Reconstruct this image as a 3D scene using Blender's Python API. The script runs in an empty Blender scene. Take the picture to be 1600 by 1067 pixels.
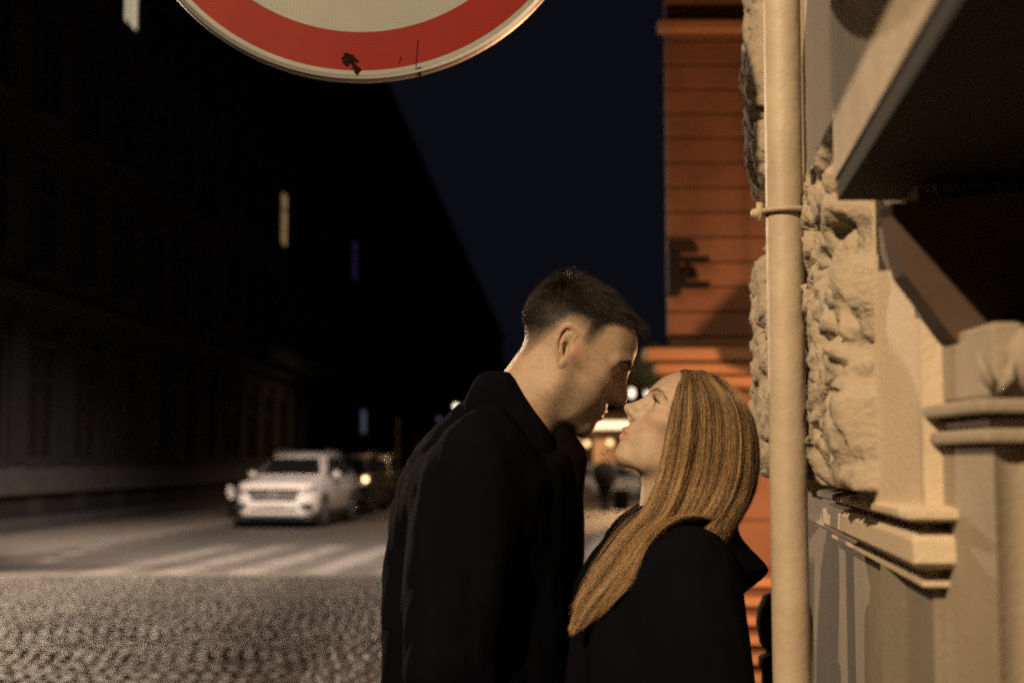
import bpy, math, random
import numpy as np
from mathutils import Vector, Matrix, noise as mnoise
R = math.radians
rng = np.random.default_rng(7)
random.seed(7)
scene = bpy.context.scene
col = scene.collection

# ------------------------------------------------------------------ camera
CAM_H, PITCH, FPX = 1.5, R(4.86), 2222.0
cam_d = bpy.data.cameras.new('camera'); cam_d.lens = 50; cam_d.sensor_width = 36
cam_d.clip_start = 0.05; cam_d.clip_end = 2000
cam_d.dof.use_dof = True; cam_d.dof.focus_distance = 2.25; cam_d.dof.aperture_fstop = 3.7
cam_d.dof.aperture_blades = 0
cam = bpy.data.objects.new('camera', cam_d); col.objects.link(cam)
cam.location = (0, 0, CAM_H); cam.rotation_euler = (math.pi/2 + PITCH, 0, 0)
scene.camera = cam
# ------------------------------------------------------------------ night sky
world = bpy.data.worlds.new('World'); scene.world = world; world.use_nodes = True
nt = world.node_tree
sky = nt.nodes.new('ShaderNodeTexSky'); sky.sky_type = 'NISHITA'; sky.sun_disc = False
sky.sun_elevation = R(-4); sky.sun_rotation = R(200); sky.ozone_density = 3.0
bg = nt.nodes['Background']; bg.inputs['Strength'].default_value = 0.062
mixn = nt.nodes.new('ShaderNodeMix'); mixn.data_type = 'RGBA'; mixn.inputs[0].default_value = 0.85
mixn.inputs[7].default_value = (0.067, 0.069, 0.118, 1)
nt.links.new(sky.outputs[0], mixn.inputs[6]); nt.links.new(mixn.outputs[2], bg.inputs['Color'])
# ------------------------------------------------------------------ street lamps' light and added fills
def lamp(name, kind, loc, color, energy, radius=0.12, target=None, spot=None, blend=0.5):
    d = bpy.data.lights.new(name, kind); d.color = color; d.energy = energy; d.shadow_soft_size = radius
    o = bpy.data.objects.new(name, d); col.objects.link(o); o.location = loc
    if target is not None:
        o.rotation_euler = (Vector(target) - Vector(loc)).to_track_quat('-Z', 'Y').to_euler()
    if spot: d.spot_size = R(spot); d.spot_blend = blend
    return o
WARM = (1.0, 0.71, 0.40)
lamp('near_street_light', 'SPOT', (-3.47, -3.67, 5.55), WARM, 3300, 0.07, (.1, 2.0, 1.6), 50, .5)
lamp('opposite_street_light', 'SPOT', (-7.6, 4.0, 8.2), WARM, 200, 0.05, (.3, 2.2, 1.5), 56, .5)
lamp('crossing_street_light', 'SPOT', (-8.3, 19.5, 6.2), (1, .74, .52), 7000, 0.04, (-4.9, 14.8, 0), 90, .5)
lamp('kerb_street_light', 'SPOT', (-2.6, 20.8, 9.2), (1, .76, .60), 9500, 0.3, (-3.4, 25.6, 0), 88, .75)
lamp('side_street_light', 'POINT', (2.2, 7.0, 1.2), (1, .47, .21), 440, 0.05)
lamp('car_fill_light', 'SPOT', (-3.0, 14.0, 6.6), (1, .76, .60), 7500, 0.2, (-5.3, 36, .9), 17, .6)  # added narrow fill to brighten the front of the white car
lamp('shop_fill_light', 'SPOT', (4.6, 34, 6.0), (1, .62, .34), 10000, 0.2, (3.6, 52, .2), 40, .7)  # added fill to brighten the far car and the shop front
lamp('plaza_street_light', 'SPOT', (5.6, 47.5, 6.0), (1, .58, .28), 9000, 0.2, (2.7, 40.5, 0), 48, .5)
lamp('far_street_light', 'SPOT', (-2.6, 58, 9.5), (1, .58, .28), 1800, 0.3, (-2.6, 55, 0), 110, .7)
scene.view_settings.view_transform = 'Standard'; scene.view_settings.look = 'None'
scene.view_settings.exposure = 0.0; scene.view_settings.gamma = 1.0
scene.view_settings.use_curve_mapping = False
scene.render.engine = 'CYCLES'
scene.cycles.use_denoising = False      # the photograph is grainy too
scene.cycles.use_adaptive_sampling = False; scene.cycles.filter_width = 2.0
scene.cycles.max_bounces = 8; scene.cycles.diffuse_bounces = 2
scene.cycles.sample_clamp_indirect = 1.0; scene.cycles.caustics_reflective = False; scene.cycles.caustics_refractive = False; scene.cycles.blur_glossy = 1.0

# ------------------------------------------------------------------ helpers
def P(px, py, Y):
    """point in the place seen at photo pixel (px, py), Y metres down the street"""
    u = (px - 800) / FPX; v = (533.5 - py) / FPX
    d = Vector((u, math.cos(PITCH) - v*math.sin(PITCH), math.sin(PITCH) + v*math.cos(PITCH)))
    return Vector((0, 0, CAM_H)) + d * (Y / d.y)
def link(o, parent=None):
    col.objects.link(o)
    if parent is not None: o.parent = parent
    return o
def tag(o, label=None, cat=None, group=None, kind=None):
    if label: o['label'] = label
    if cat: o['category'] = cat
    if group: o['group'] = group
    if kind: o['kind'] = kind
    return o
def empty(name, loc=(0, 0, 0), rz=0.0):
    o = bpy.data.objects.new(name, None); o.location = loc; o.rotation_euler = (0, 0, rz)
    o.empty_display_size = .1
    return link(o)
def copy_tree(o, parent=None):
    c = o.copy(); col.objects.link(c)
    if parent is not None: c.parent = parent
    for ch in list(o.children): copy_tree(ch, c)
    return c

def mat(name, color, rough=0.7, metal=0.0, var=0.0, scale=8.0, bump=0.0, bscale=40.0, spec=0.5, emit=None, estr=0.0,
        color2=None, attr=None, coat=0.0, sheen=0.0, sss=0.0, detail=6):
    m = bpy.data.materials.new(name); m.use_nodes = True
    n = m.node_tree.nodes; l = m.node_tree.links; b = n['Principled BSDF']
    b.inputs['Base Color'].default_value = (*color, 1); b.inputs['Roughness'].default_value = rough
    b.inputs['Metallic'].default_value = metal; b.inputs['Specular IOR Level'].default_value = spec
    b.inputs['Coat Weight'].default_value = coat; b.inputs['Sheen Weight'].default_value = sheen
    if sss:
        b.inputs['Subsurface Weight'].default_value = sss
        b.inputs['Subsurface Radius'].default_value = (0.01, 0.004, 0.002); b.inputs['Subsurface Scale'].default_value = 0.5
    if emit:
        b.inputs['Emission Color'].default_value = (*emit, 1); b.inputs['Emission Strength'].default_value = estr
    src = None
    tc = n.new('ShaderNodeTexCoord')
    if var > 0:
        nz = n.new('ShaderNodeTexNoise'); nz.inputs['Scale'].default_value = scale; nz.inputs['Detail'].default_value = detail
        nz.inputs['Roughness'].default_value = .65
        l.new(tc.outputs['Object'], nz.inputs['Vector'])
        rp = n.new('ShaderNodeMapRange'); rp.inputs[1].default_value = .3; rp.inputs[2].default_value = .7
        l.new(nz.outputs['Fac'], rp.inputs[0])
        mx = n.new('ShaderNodeMix'); mx.data_type = 'RGBA'
        c2 = color2 if color2 else tuple(c*(1-var) for c in color)
        mx.inputs[6].default_value = (*c2, 1); mx.inputs[7].default_value = (*color, 1)
        l.new(rp.outputs[0], mx.inputs[0]); src = mx.outputs[2]
    if attr:
        at = n.new('ShaderNodeAttribute'); at.attribute_name = attr
        if src is not None:
            mm = n.new('ShaderNodeMix'); mm.data_type = 'RGBA'; mm.blend_type = 'MULTIPLY'; mm.inputs[0].default_value = 1
            l.new(src, mm.inputs[6]); l.new(at.outputs['Color'], mm.inputs[7]); src = mm.outputs[2]
        else: src = at.outputs['Color']
    if src is not None: l.new(src, b.inputs['Base Color'])
    if bump > 0:
        bz = n.new('ShaderNodeTexNoise'); bz.inputs['Scale'].default_value = bscale; bz.inputs['Detail'].default_value = 8
        l.new(tc.outputs['Object'], bz.inputs['Vector'])
        bp = n.new('ShaderNodeBump'); bp.inputs['Strength'].default_value = bump; bp.inputs['Distance'].default_value = 0.01
        l.new(bz.outputs['Fac'], bp.inputs['Height']); l.new(bp.outputs[0], b.inputs['Normal'])
    return m

def mesh_obj(name, verts, faces, m, parent=None, smooth=False):
    me = bpy.data.meshes.new(name)
    me.from_pydata([tuple(v) for v in verts], [], [tuple(f) for f in faces]); me.update()
    if smooth: me.shade_smooth()
    if m is not None: me.materials.append(m)
    return link(bpy.data.objects.new(name, me), parent)

class MB:
    """collects simple shapes into one mesh"""
    def __init__(s): s.v = []; s.f = []
    def add(s, v, f):
        o = len(s.v); s.v += [tuple(p) for p in v]; s.f += [tuple(i+o for i in q) for q in f]; return s
    def box(s, lo, hi, ch=0.0):
        (x0, y0, z0), (x1, y1, z1) = lo, hi
        if ch <= 0:
            v = [(x0,y0,z0),(x1,y0,z0),(x1,y1,z0),(x0,y1,z0),(x0,y0,z1),(x1,y0,z1),(x1,y1,z1),(x0,y1,z1)]
            return s.add(v, [(3,2,1,0),(4,5,6,7),(0,1,5,4),(1,2,6,5),(2,3,7,6),(3,0,4,7)])
        return s.rbox(lo, hi, ch)
    def rbox(s, lo, hi, c):
        import bmesh
        bm = bmesh.new(); bmesh.ops.create_cube(bm, size=1)
        for w in bm.verts:
            w.co = Vector([lo[i] + (w.co[i]+.5)*(hi[i]-lo[i]) for i in range(3)])
        bmesh.ops.bevel(bm, geom=bm.edges[:], offset=c, segments=2, affect='EDGES', profile=.5)
        bm.verts.index_update()
        s.add([w.co[:] for w in bm.verts], [[w.index for w in f.verts] for f in bm.faces]); bm.free(); return s
    def tube(s, pts, r, n=10, caps=True, flat=1.0):
        pts = [Vector(p) for p in pts]; rs = r if isinstance(r, (list, tuple)) else [r]*len(pts)
        o = len(s.v); t0 = (pts[1]-pts[0]).normalized()
        a = t0.orthogonal().normalized()
        if abs(t0.z) > .9: a = Vector((1, 0, 0)); a = (a - t0*a.dot(t0)).normalized()
        for i, p in enumerate(pts):
            t = (pts[min(i+1, len(pts)-1)] - pts[max(i-1, 0)]).normalized()
            a = (a - t*a.dot(t)).normalized(); b = t.cross(a)
            for k in range(n):
                an = 2*math.pi*k/n
                s.v.append(tuple(p + a*math.cos(an)*rs[i] + b*math.sin(an)*rs[i]*flat))
        for i in range(len(pts)-1):
            for k in range(n):
                s.f.append((o+i*n+k, o+i*n+(k+1)%n, o+(i+1)*n+(k+1)%n, o+(i+1)*n+k))
        if caps:
            s.f.append(tuple(o+k for k in reversed(range(n)))); e = o+(len(pts)-1)*n
            s.f.append(tuple(e+k for k in range(n)))
        return s
    def lathe(s, prof, c=(0,0,0), n=24, ax='z'):
        o = len(s.v)
        for r, h in prof:
            for k in range(n):
                a = 2*math.pi*k/n
                p = (r*math.cos(a), r*math.sin(a), h)
                if ax == 'y': p = (p[0], p[2], p[1])
                if ax == 'x': p = (p[2], p[0], p[1])
                s.v.append((c[0]+p[0], c[1]+p[1], c[2]+p[2]))
        for i in range(len(prof)-1):
            for k in range(n):
                q = (o+i*n+k, o+i*n+(k+1)%n, o+(i+1)*n+(k+1)%n, o+(i+1)*n+k)
                s.f.append(q if ax == 'z' or ax == 'x' else q[::-1])
        return s
    def prism(s, poly, z0, z1):
        n = len(poly); o = len(s.v)
        s.v += [(x, y, z0) for x, y in poly] + [(x, y, z1) for x, y in poly]
        s.f.append(tuple(o+i for i in reversed(range(n)))); s.f.append(tuple(o+n+i for i in range(n)))
        for i in range(n): s.f.append((o+i, o+(i+1)%n, o+n+(i+1)%n, o+n+i))
        return s
    def build(s, name, m, parent=None, smooth=False):
        return mesh_obj(name, s.v, s.f, m, parent, smooth)

def auto_smooth(o, ang=35):
    me = o.data; me.shade_smooth()
    try: me.set_sharp_from_angle(angle=R(ang))
    except Exception: pass
    return o

# signed-distance fields on a grid, turned into a smooth mesh
def smin(a, b, k):
    h = np.maximum(k - np.abs(a-b), 0)/k
    return np.minimum(a, b) - h*h*k*.25
def smax(a, b, k): return -smin(-a, -b, k)
class Field:
    def __init__(s, lo, hi, h):
        s.lo = np.array(lo, float); s.h = h
        s.n = np.ceil((np.array(hi)-s.lo)/h).astype(int)+1
        s.ax = [s.lo[i] + h*np.arange(s.n[i]) for i in range(3)]
        s.f = np.full(s.n, 9e3, np.float32)
    def win(s, lo, hi):
        a = np.clip(np.floor((np.array(lo)-s.lo)/s.h).astype(int), 0, s.n-1)
        b = np.clip(np.ceil((np.array(hi)-s.lo)/s.h).astype(int)+1, 1, s.n)
        sl = tuple(slice(a[i], b[i]) for i in range(3))
        X = s.ax[0][sl[0]][:, None, None].astype(np.float32); Y = s.ax[1][sl[1]][None, :, None].astype(np.float32)
        Z = s.ax[2][sl[2]][None, None, :].astype(np.float32)
        return sl, X, Y, Z
    def op(s, lo, hi, fn, k, mode):
        pad = k*1.1 + 2*s.h
        if mode != 'u': pad = k + 2*s.h
        sl, X, Y, Z = s.win(np.array(lo)-pad, np.array(hi)+pad)
        if min(x.stop-x.start for x in sl) <= 0: return
        d = fn(X, Y, Z); c = s.f[sl]
        if mode == 'u': s.f[sl] = smin(c, d, k) if k > 0 else np.minimum(c, d)
        else: s.f[sl] = smax(c, -d, k)
    def ell(s, c, r, k=1.0, mode='u', rot=None):
        c = np.array(c, float); r = np.array(r, float); ext = r if rot is None else np.full(3, r.max())
        def fn(X, Y, Z):
            x, y, z = X-c[0], Y-c[1], Z-c[2]
            if rot is not None:
                M = np.array(rot.transposed())
                x, y, z = (M[0,0]*x+M[0,1]*y+M[0,2]*z, M[1,0]*x+M[1,1]*y+M[1,2]*z, M[2,0]*x+M[2,1]*y+M[2,2]*z)
            k0 = np.sqrt((x/r[0])**2+(y/r[1])**2+(z/r[2])**2); k1 = np.sqrt((x/r[0]**2)**2+(y/r[1]**2)**2+(z/r[2]**2)**2)
            return k0*(k0-1)/np.maximum(k1, 1e-6)
        s.op(c-ext*(1.0 if mode == 'u' else 1)-(1.5 if mode == 'u' and ext.max() > 3 else 0)*s.unit, c+ext+(1.5 if mode == 'u' and ext.max() > 3 else 0)*s.unit, fn, k, mode); return s
    unit = 1.0
    def cap(s, pts, rs, k=1.0, mode='u'):
        pts = [np.array(p, float) for p in pts]; rs = rs if isinstance(rs, (list, tuple)) else [rs]*len(pts)
        A = np.array(pts); rm = max(rs)
        def fn(X, Y, Z):
            best = None
            for i in range(len(pts)-1):
                a, b = pts[i], pts[i+1]; ab = b-a; L = max((ab*ab).sum(), 1e-9)
                t = np.clip(((X-a[0])*ab[0]+(Y-a[1])*ab[1]+(Z-a[2])*ab[2])/L, 0, 1)
                d = np.sqrt((X-a[0]-t*ab[0])**2+(Y-a[1]-t*ab[1])**2+(Z-a[2]-t*ab[2])**2) - (rs[i]+(rs[i+1]-rs[i])*t)
                best = d if best is None else np.minimum(best, d)
            return best
        s.op(A.min(0)-rm, A.max(0)+rm, fn, k, mode); return s
    def mesh(s):
        f = s.f; ins = f < 0; h = s.h
        n = f.shape
        c = np.zeros((n[0]-1, n[1]-1, n[2]-1), np.uint8)
        for dx in (0,1):
            for dy in (0,1):
                for dz in (0,1): c += ins[dx:n[0]-1+dx, dy:n[1]-1+dy, dz:n[2]-1+dz]
        act = (c > 0) & (c < 8); idx = np.argwhere(act); num = -np.ones(act.shape, np.int64); num[act] = np.arange(len(idx))
        pos = np.zeros((len(idx), 3)); cnt = np.zeros(len(idx))
        for ax in range(3):
            o1, o2 = [a for a in range(3) if a != ax]
            for i in (0,1):
                for j in (0,1):
                    a = idx.copy(); a[:, o1] += i; a[:, o2] += j; b = a.copy(); b[:, ax] += 1
                    fa = f[a[:,0],a[:,1],a[:,2]]; fb = f[b[:,0],b[:,1],b[:,2]]
                    m = (fa < 0) != (fb < 0); t = np.where(m, fa/np.where(fa-fb == 0, 1, fa-fb), 0)
                    p = a.astype(float); p[:, ax] += t
                    pos[m] += p[m]; cnt[m] += 1
        pos = pos/cnt[:, None]*h + s.lo
        faces = []
        for ax in range(3):
            o1, o2 = [(1,2),(2,0),(0,1)][ax]
            sl0 = [slice(None)]*3; sl1 = [slice(None)]*3; sl0[ax] = slice(0, -1); sl1[ax] = slice(1, None)
            a = ins[tuple(sl0)]; b = ins[tuple(sl1)]
            for want, flip in ((a & ~b, False), (~a & b, True)):
                e = np.argwhere(want)
                e = e[(e[:, o1] > 0) & (e[:, o2] > 0) & (e[:, o1] < n[o1]-1) & (e[:, o2] < n[o2]-1)]
                q = []
                for i, j in ((-1,-1),(0,-1),(0,0),(-1,0)):
                    cc = e.copy(); cc[:, o1] += i; cc[:, o2] += j; q.append(num[cc[:,0],cc[:,1],cc[:,2]])
                q = np.stack(q, 1)
                if flip: q = q[:, ::-1]
                faces.append(q)
        F = np.concatenate(faces); F = F[(F >= 0).all(1)]
        return pos, F
def mesh_np(name, V, F, m, parent=None, smooth=True, tint=None):
    me = bpy.data.meshes.new(name)
    me.vertices.add(len(V)); me.vertices.foreach_set('co', np.asarray(V, np.float32).ravel())
    k = F.shape[1]; me.loops.add(F.size); me.loops.foreach_set('vertex_index', F.astype(np.int32).ravel())
    me.polygons.add(len(F)); me.polygons.foreach_set('loop_start', np.arange(0, F.size, k, dtype=np.int32))
    me.update(calc_edges=True); me.validate()
    if smooth: me.shade_smooth()
    if tint is not None:
        a = me.color_attributes.new('tint', 'FLOAT_COLOR', 'POINT')
        a.data.foreach_set('color', np.concatenate([tint, np.ones((len(V), 1))], 1).astype(np.float32).ravel())
    me.materials.append(m)
    return link(bpy.data.objects.new(name, me), parent)
def vert_normals(V, F):
    a = V[F[:,0]]; n = np.cross(V[F[:,2]]-a, V[F[:,3]]-V[F[:,1]])
    N = np.zeros_like(V)
    for i in range(4): np.add.at(N, F[:, i], n)
    return N/np.maximum(np.linalg.norm(N, axis=1, keepdims=True), 1e-9)
def relax(V, F, it=1, w=.5):
    for _ in range(it):
        A = np.zeros_like(V); c = np.zeros(len(V))
        for i in range(4):
            j = (i+1) % 4
            np.add.at(A, F[:, i], V[F[:, j]]); np.add.at(c, F[:, i], 1)
            np.add.at(A, F[:, j], V[F[:, i]]); np.add.at(c, F[:, j], 1)
        V = V*(1-w) + w*A/np.maximum(c, 1)[:, None]
    return V
def strands(name, pts, rad, m, parent):
    """pts: (count, steps, 3); rad: (count, steps)"""
    hc = bpy.data.hair_curves.new(name)
    n, k, _ = pts.shape
    hc.add_curves([k]*n)
    hc.points.foreach_set('position', pts.astype(np.float32).ravel())
    if 'radius' not in hc.attributes: hc.attributes.new('radius', 'FLOAT', 'POINT')
    hc.attributes['radius'].data.foreach_set('value', rad.astype(np.float32).ravel())
    hc.materials.append(m)
    o = bpy.data.objects.new(name, hc); return link(o, parent)

def hair_mat(name, color, rough=.35, rand=.25, root=1.0):
    m = bpy.data.materials.new(name); m.use_nodes = True; n = m.node_tree.nodes; l = m.node_tree.links
    b = n['Principled BSDF']; b.inputs['Roughness'].default_value = rough; b.inputs['Specular IOR Level'].default_value = .35
    b.inputs['Anisotropic'].default_value = .5
    info = n.new('ShaderNodeHairInfo'); mr = n.new('ShaderNodeMapRange')
    mr.inputs[3].default_value = 1-rand; mr.inputs[4].default_value = 1+rand
    l.new(info.outputs['Random'], mr.inputs[0])
    mi = n.new('ShaderNodeMapRange'); mi.inputs[1].default_value = .02; mi.inputs[2].default_value = .50; mi.inputs[3].default_value = root; mi.inputs[4].default_value = 1
    l.new(info.outputs['Intercept'], mi.inputs[0])
    mm = n.new('ShaderNodeMath'); mm.operation = 'MULTIPLY'; l.new(mr.outputs[0], mm.inputs[0]); l.new(mi.outputs[0], mm.inputs[1])
    mx = n.new('ShaderNodeVectorMath'); mx.operation = 'SCALE'; mx.inputs[0].default_value = color
    l.new(mm.outputs[0], mx.inputs['Scale']); l.new(mx.outputs[0], b.inputs['Base Color'])
    return m

# ================================================================== materials of the place
M_asphalt = mat('asphalt', (.105, .098, .090), .7, color2=(.06,.057,.054), var=.35, scale=.8, bump=.5, bscale=120)
M_joint = mat('joint_sand', (.05, .045, .04), .95, var=.3, scale=30, bump=.4, bscale=200)
M_setts = [mat('granite_sett', c, .55, var=.4, scale=45, bump=.5, bscale=220, detail=4) for c in
           ((.105,.100,.10), (.088,.085,.088), (.12,.114,.112), (.078,.076,.08))]
M_paint = mat('road_paint', (.25, .24, .22), .7, color2=(.09,.085,.08), var=.6, scale=2.6, bump=.3, bscale=90)
M_pave = mat('pavement_stone', (.20, .18, .16), .75, var=.35, scale=2.2, bump=.35, bscale=60)
M_kerb = mat('kerb_granite', (.22, .205, .19), .7, var=.3, scale=14, bump=.3, bscale=90)
M_earth = mat('ground_dark', (.05, .047, .045), .9, var=.3, scale=2)
M_plaster = mat('cream_plaster', (.66, .55, .43), .85, var=.16, scale=3.2, bump=.22, bscale=160, color2=(.55, .46, .36))
M_rough = mat('rough_plaster', (.46, .39, .305), .9, var=.2, scale=12, bump=.55, bscale=130, color2=(.35, .295, .235))
M_pipe = mat('painted_pipe', (.50, .425, .33), .55, var=.14, scale=9, bump=.2, bscale=45, color2=(.38, .315, .24))
M_ochre = mat('ochre_plaster', (.145, .069, .037), .85, var=.45, scale=2.2, bump=.4, bscale=40)
M_ochre_trim = mat('ochre_trim', (.26, .138, .070), .8, var=.2, scale=4, bump=.2, bscale=60)
M_dark_facade = mat('dark_facade', (.010, .0105, .013), .9, var=.35, scale=.8, bump=.2, bscale=20)  # near-black tone of the house fronts, varied at random
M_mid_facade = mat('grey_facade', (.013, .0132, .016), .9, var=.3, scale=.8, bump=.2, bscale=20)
M_trim_dark = mat('facade_trim', (.021, .022, .026), .85, var=.3, scale=3)
M_plinth = mat('plinth_stone', (.075,.072,.072), .9, var=.4, scale=3)
M_pilaster = mat('pale_pilaster', (.013,.015,.020), .9, var=.5, scale=2)
M_roof = mat('roof_slate', (.03, .03, .034), .8, var=.3, scale=3)
M_glass = mat('dark_glass', (.012, .013, .016), .4, spec=.15)
M_ledge_dark = mat('dark_ledge', (.05, .048, .047), .9, var=.3, scale=3)  # dark grey tone of the ledge on the house fronts
M_frame = mat('window_frame', (.10, .09, .085), .6)
M_shade_plate = mat('shade_brown', (.11,.076,.062), .9, var=.3, scale=9, spec=.1)  # shade under the canopy put into the plate's brown colour
M_iron = mat('black_iron', (.006, .006, .007), .8, spec=.1, bump=.1, bscale=60)
M_lit_warm = mat('lit_window_warm', (.3, .25, .18), .6, emit=(1, .62, .26), estr=.34)
M_lit_bright = mat('lit_window_bright', (.3, .25, .18), .6, emit=(1, .84, .55), estr=.55)
M_lit_violet = mat('lit_window_violet', (.2, .15, .3), .6, emit=(.34, .17, .85), estr=.13)
M_lit_pale = mat('lit_pane_pale', (.2, .2, .25), .5, emit=(.55, .6, .85), estr=.085)
M_lit_orange = mat('lit_doorway', (.3, .2, .1), .6, emit=(1, .38, .12), estr=.22)
M_lamp_white = mat('lamp_globe', (.8, .8, .8), .4, emit=(1, .84, .66), estr=2.2)
M_lamp_dim = mat('lamp_globe_dim', (.8, .8, .8), .4, emit=(1, .86, .68), estr=3.0)
M_lamp_amber = mat('lamp_globe_amber', (.8, .7, .5), .4, emit=(1, .62, .28), estr=2.2)
M_sign_lit = mat('lit_shop_sign', (.8, .7, .5), .5, emit=(1, .76, .42), estr=2.0)
M_shop_glow = mat('lit_shop_window', (.4, .25, .12), .5, emit=(1, .42, .13), estr=.42)

# ================================================================== ground
def sheet(name, poly, z, m, kind='structure'):
    o = mesh_obj(name, [(x, y, z) for x, y in poly], [tuple(range(len(poly)))], m)
    return tag(o, kind=kind)
sheet('ground', [(-500,-60),(500,-60),(500,900),(-500,900)], -.075, M_earth)
KX = lambda Y: -7.79 + .035*Y          # left kerb line
FX = lambda Y: -10.9 + .035*Y          # left building line
road = sheet('road', [(-30,18.9),(6,18.9),(9,60),(9,200),(-30,200)], -.004, M_asphalt)
cobble = sheet('cobbled_street', [(-16,-20),(-.72,-20),(-.72,12),(.9,18.9),(-16,18.9)], -.035, M_joint)
pr = MB().prism([(-.72,-20),(14,-20),(14,60),(4.6,60),(.9,20),(-.72,12)], -.07, .06).build('pavement', M_pave); tag(pr, kind='structure')
pl = MB().prism([(FX(19.9)-2,19.9),(KX(19.9)-1.2,19.9),(KX(22)-.26,22.0),(KX(120)-.26,120),(FX(120),120)], -.07, .115).build('pavement', M_pave); tag(pl, kind='structure')
# paving slab joints are real: slabs of the right pavement seen in the gap between the couple, and kerb stones
slab_me = MB().rbox((-.49,-.49,0),(.49,.49,.022),.008)
k = 0
for j in range(0, 16):
    for i in range(0, 5):
        Y = 21.2 + j*1.0; x = .075*Y - .3 + i*1.0 - .2
        if x - .5 < .9 + (Y-20)*.0925 + .05: continue
        if k == 0: slab = slab_me.build('paving_slab', M_pave, pr); slab.location = (x, Y, .056)
        else:
            c = slab.copy(); col.objects.link(c); c.parent = pr; c.location = (x, Y, .056 + random.uniform(-.003,.003))
        k += 1
kst = None
for i in range(34):
    Y = 22.2 + i*1.0
    if kst is None:
        kst = MB().rbox((-.13,-.488,0),(.13,.488,.20),.015).build('kerb_stone', M_kerb, pl); c = kst
    else:
        c = kst.copy(); col.objects.link(c); c.parent = pl
    c.location = (KX(Y)-.13, Y, -.07 - (.125, .08, .035)[i]*1.0 if i < 3 else -.07 + random.uniform(-.006,.006)); c.rotation_euler = (0, 0, -math.atan(.035) + random.uniform(-.006,.006))
# granite setts laid in shallow arcs
sett_me = []
for q in range(6):
    mb = MB(); w, d, h = .055+.004*(q % 3), .055, .05
    jit = lambda s: random.uniform(-s, s)
    base = [(-w,-d),(w,-d),(w,d),(-w,d)]
    base = [(x+jit(.005), y+jit(.005)) for x, y in base]
    top = [(x*.60+jit(.004), y*.60+jit(.004)) for x, y in base]
    v = [(x,y,-.03) for x,y in base]+[(x,y,-.004+jit(.003)) for x,y in base]+[(x,y,.022+jit(.003)) for x,y in top]
    f = [(8,9,10,11)]
    for a in range(4):
        b = (a+1) % 4; f += [(a,b,b+4,a+4),(a+4,b+4,b+8,a+8)]
    mb.add(v, f); sett_me.append(mb)
cells = []
for r in range(140):
    Y0 = 7.6 + r*.122
    if Y0 > 18.8: break
    off = random.uniform(0, .125)
    xl, xr = -.375*Y0 - 1.0, -.045*Y0
    n = int((xr-xl)/.122)
    for i in range(n):
        x = xl + off + i*.122
        if x > -.76: continue
        ph = x/1.45; arc =   .17*abs(math.sin(math.pi*ph)); sl = .17*math.pi/1.45*math.cos(math.pi*ph)*(1 if math.sin(math.pi*ph) > 0 else -1)
        y = Y0 + arc - .12
        if y > 18.84: continue
        cells.append((x + random.uniform(-.006,.006), y + random.uniform(-.008,.008), -.018 + random.gauss(0, .0042) + .012*mnoise.noise((x*.9, y*.9, 1)), math.atan(sl)*.75+random.uniform(-.1,.1), random.uniform(-.055,.055), random.uniform(-.055,.055)))
def vis(c):
    u = c[0]/c[1]*FPX+800; v = 722 + 1.5*FPX/c[1]
    return -5 < u < 620 and v < 1075
near = sorted([i for i, c in enumerate(cells) if vis(c)], key=lambda i: cells[i][1])[:300]
nset = set(near); protos = {}
for i in near:
    c = cells[i]; q = random.randrange(6); mq = random.randrange(4)
    if (q, mq) not in protos:
        o = sett_me[q].build('sett', M_setts[mq], cobble); protos[(q, mq)] = o
    else:
        o = protos[(q, mq)].copy(); col.objects.link(o); o.parent = cobble
    o.location = c[:3]; o.rotation_euler = (c[4], c[5], c[3])
V = []; F = []; MI = []
for i, c in enumerate(cells):
    if i in nset: continue
    mb = sett_me[i % 6]; o = len(V); rot = Matrix.Rotation(c[3], 3, 'Z') @ Matrix.Rotation(c[4], 3, 'X') @ Matrix.Rotation(c[5], 3, 'Y')
    V += [tuple(rot @ Vector(p) + Vector(c[:3])) for p in mb.v]; F += [tuple(a+o for a in f) for f in mb.f]
    mi = random.randrange(4); MI += [mi]*len(mb.f)
rest = mesh_obj('setts', V, F, None, cobble); rest['kind'] = 'stuff'
for m in M_setts: rest.data.materials.append(m)
rest.data.polygons.foreach_set('material_index', MI)

# zebra crossing bars, worn
for i in range(13):
    xb = -5.6 + i*.98
    if xb > .6: break
    n = 8; v = []; f = []
    for j in range(n+1):
        Y = 19.4 + 6.6*j/n; xx = xb + .085*(Y-19.6)
        v += [(xx-.24+random.uniform(-.012,.012), Y, 0), (xx+.24+random.uniform(-.012,.012), Y, 0)]
    for j in range(n): f.append((2*j, 2*j+1, 2*j+3, 2*j+2))
    mesh_obj('zebra_bar', v, f, M_paint, road)

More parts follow.
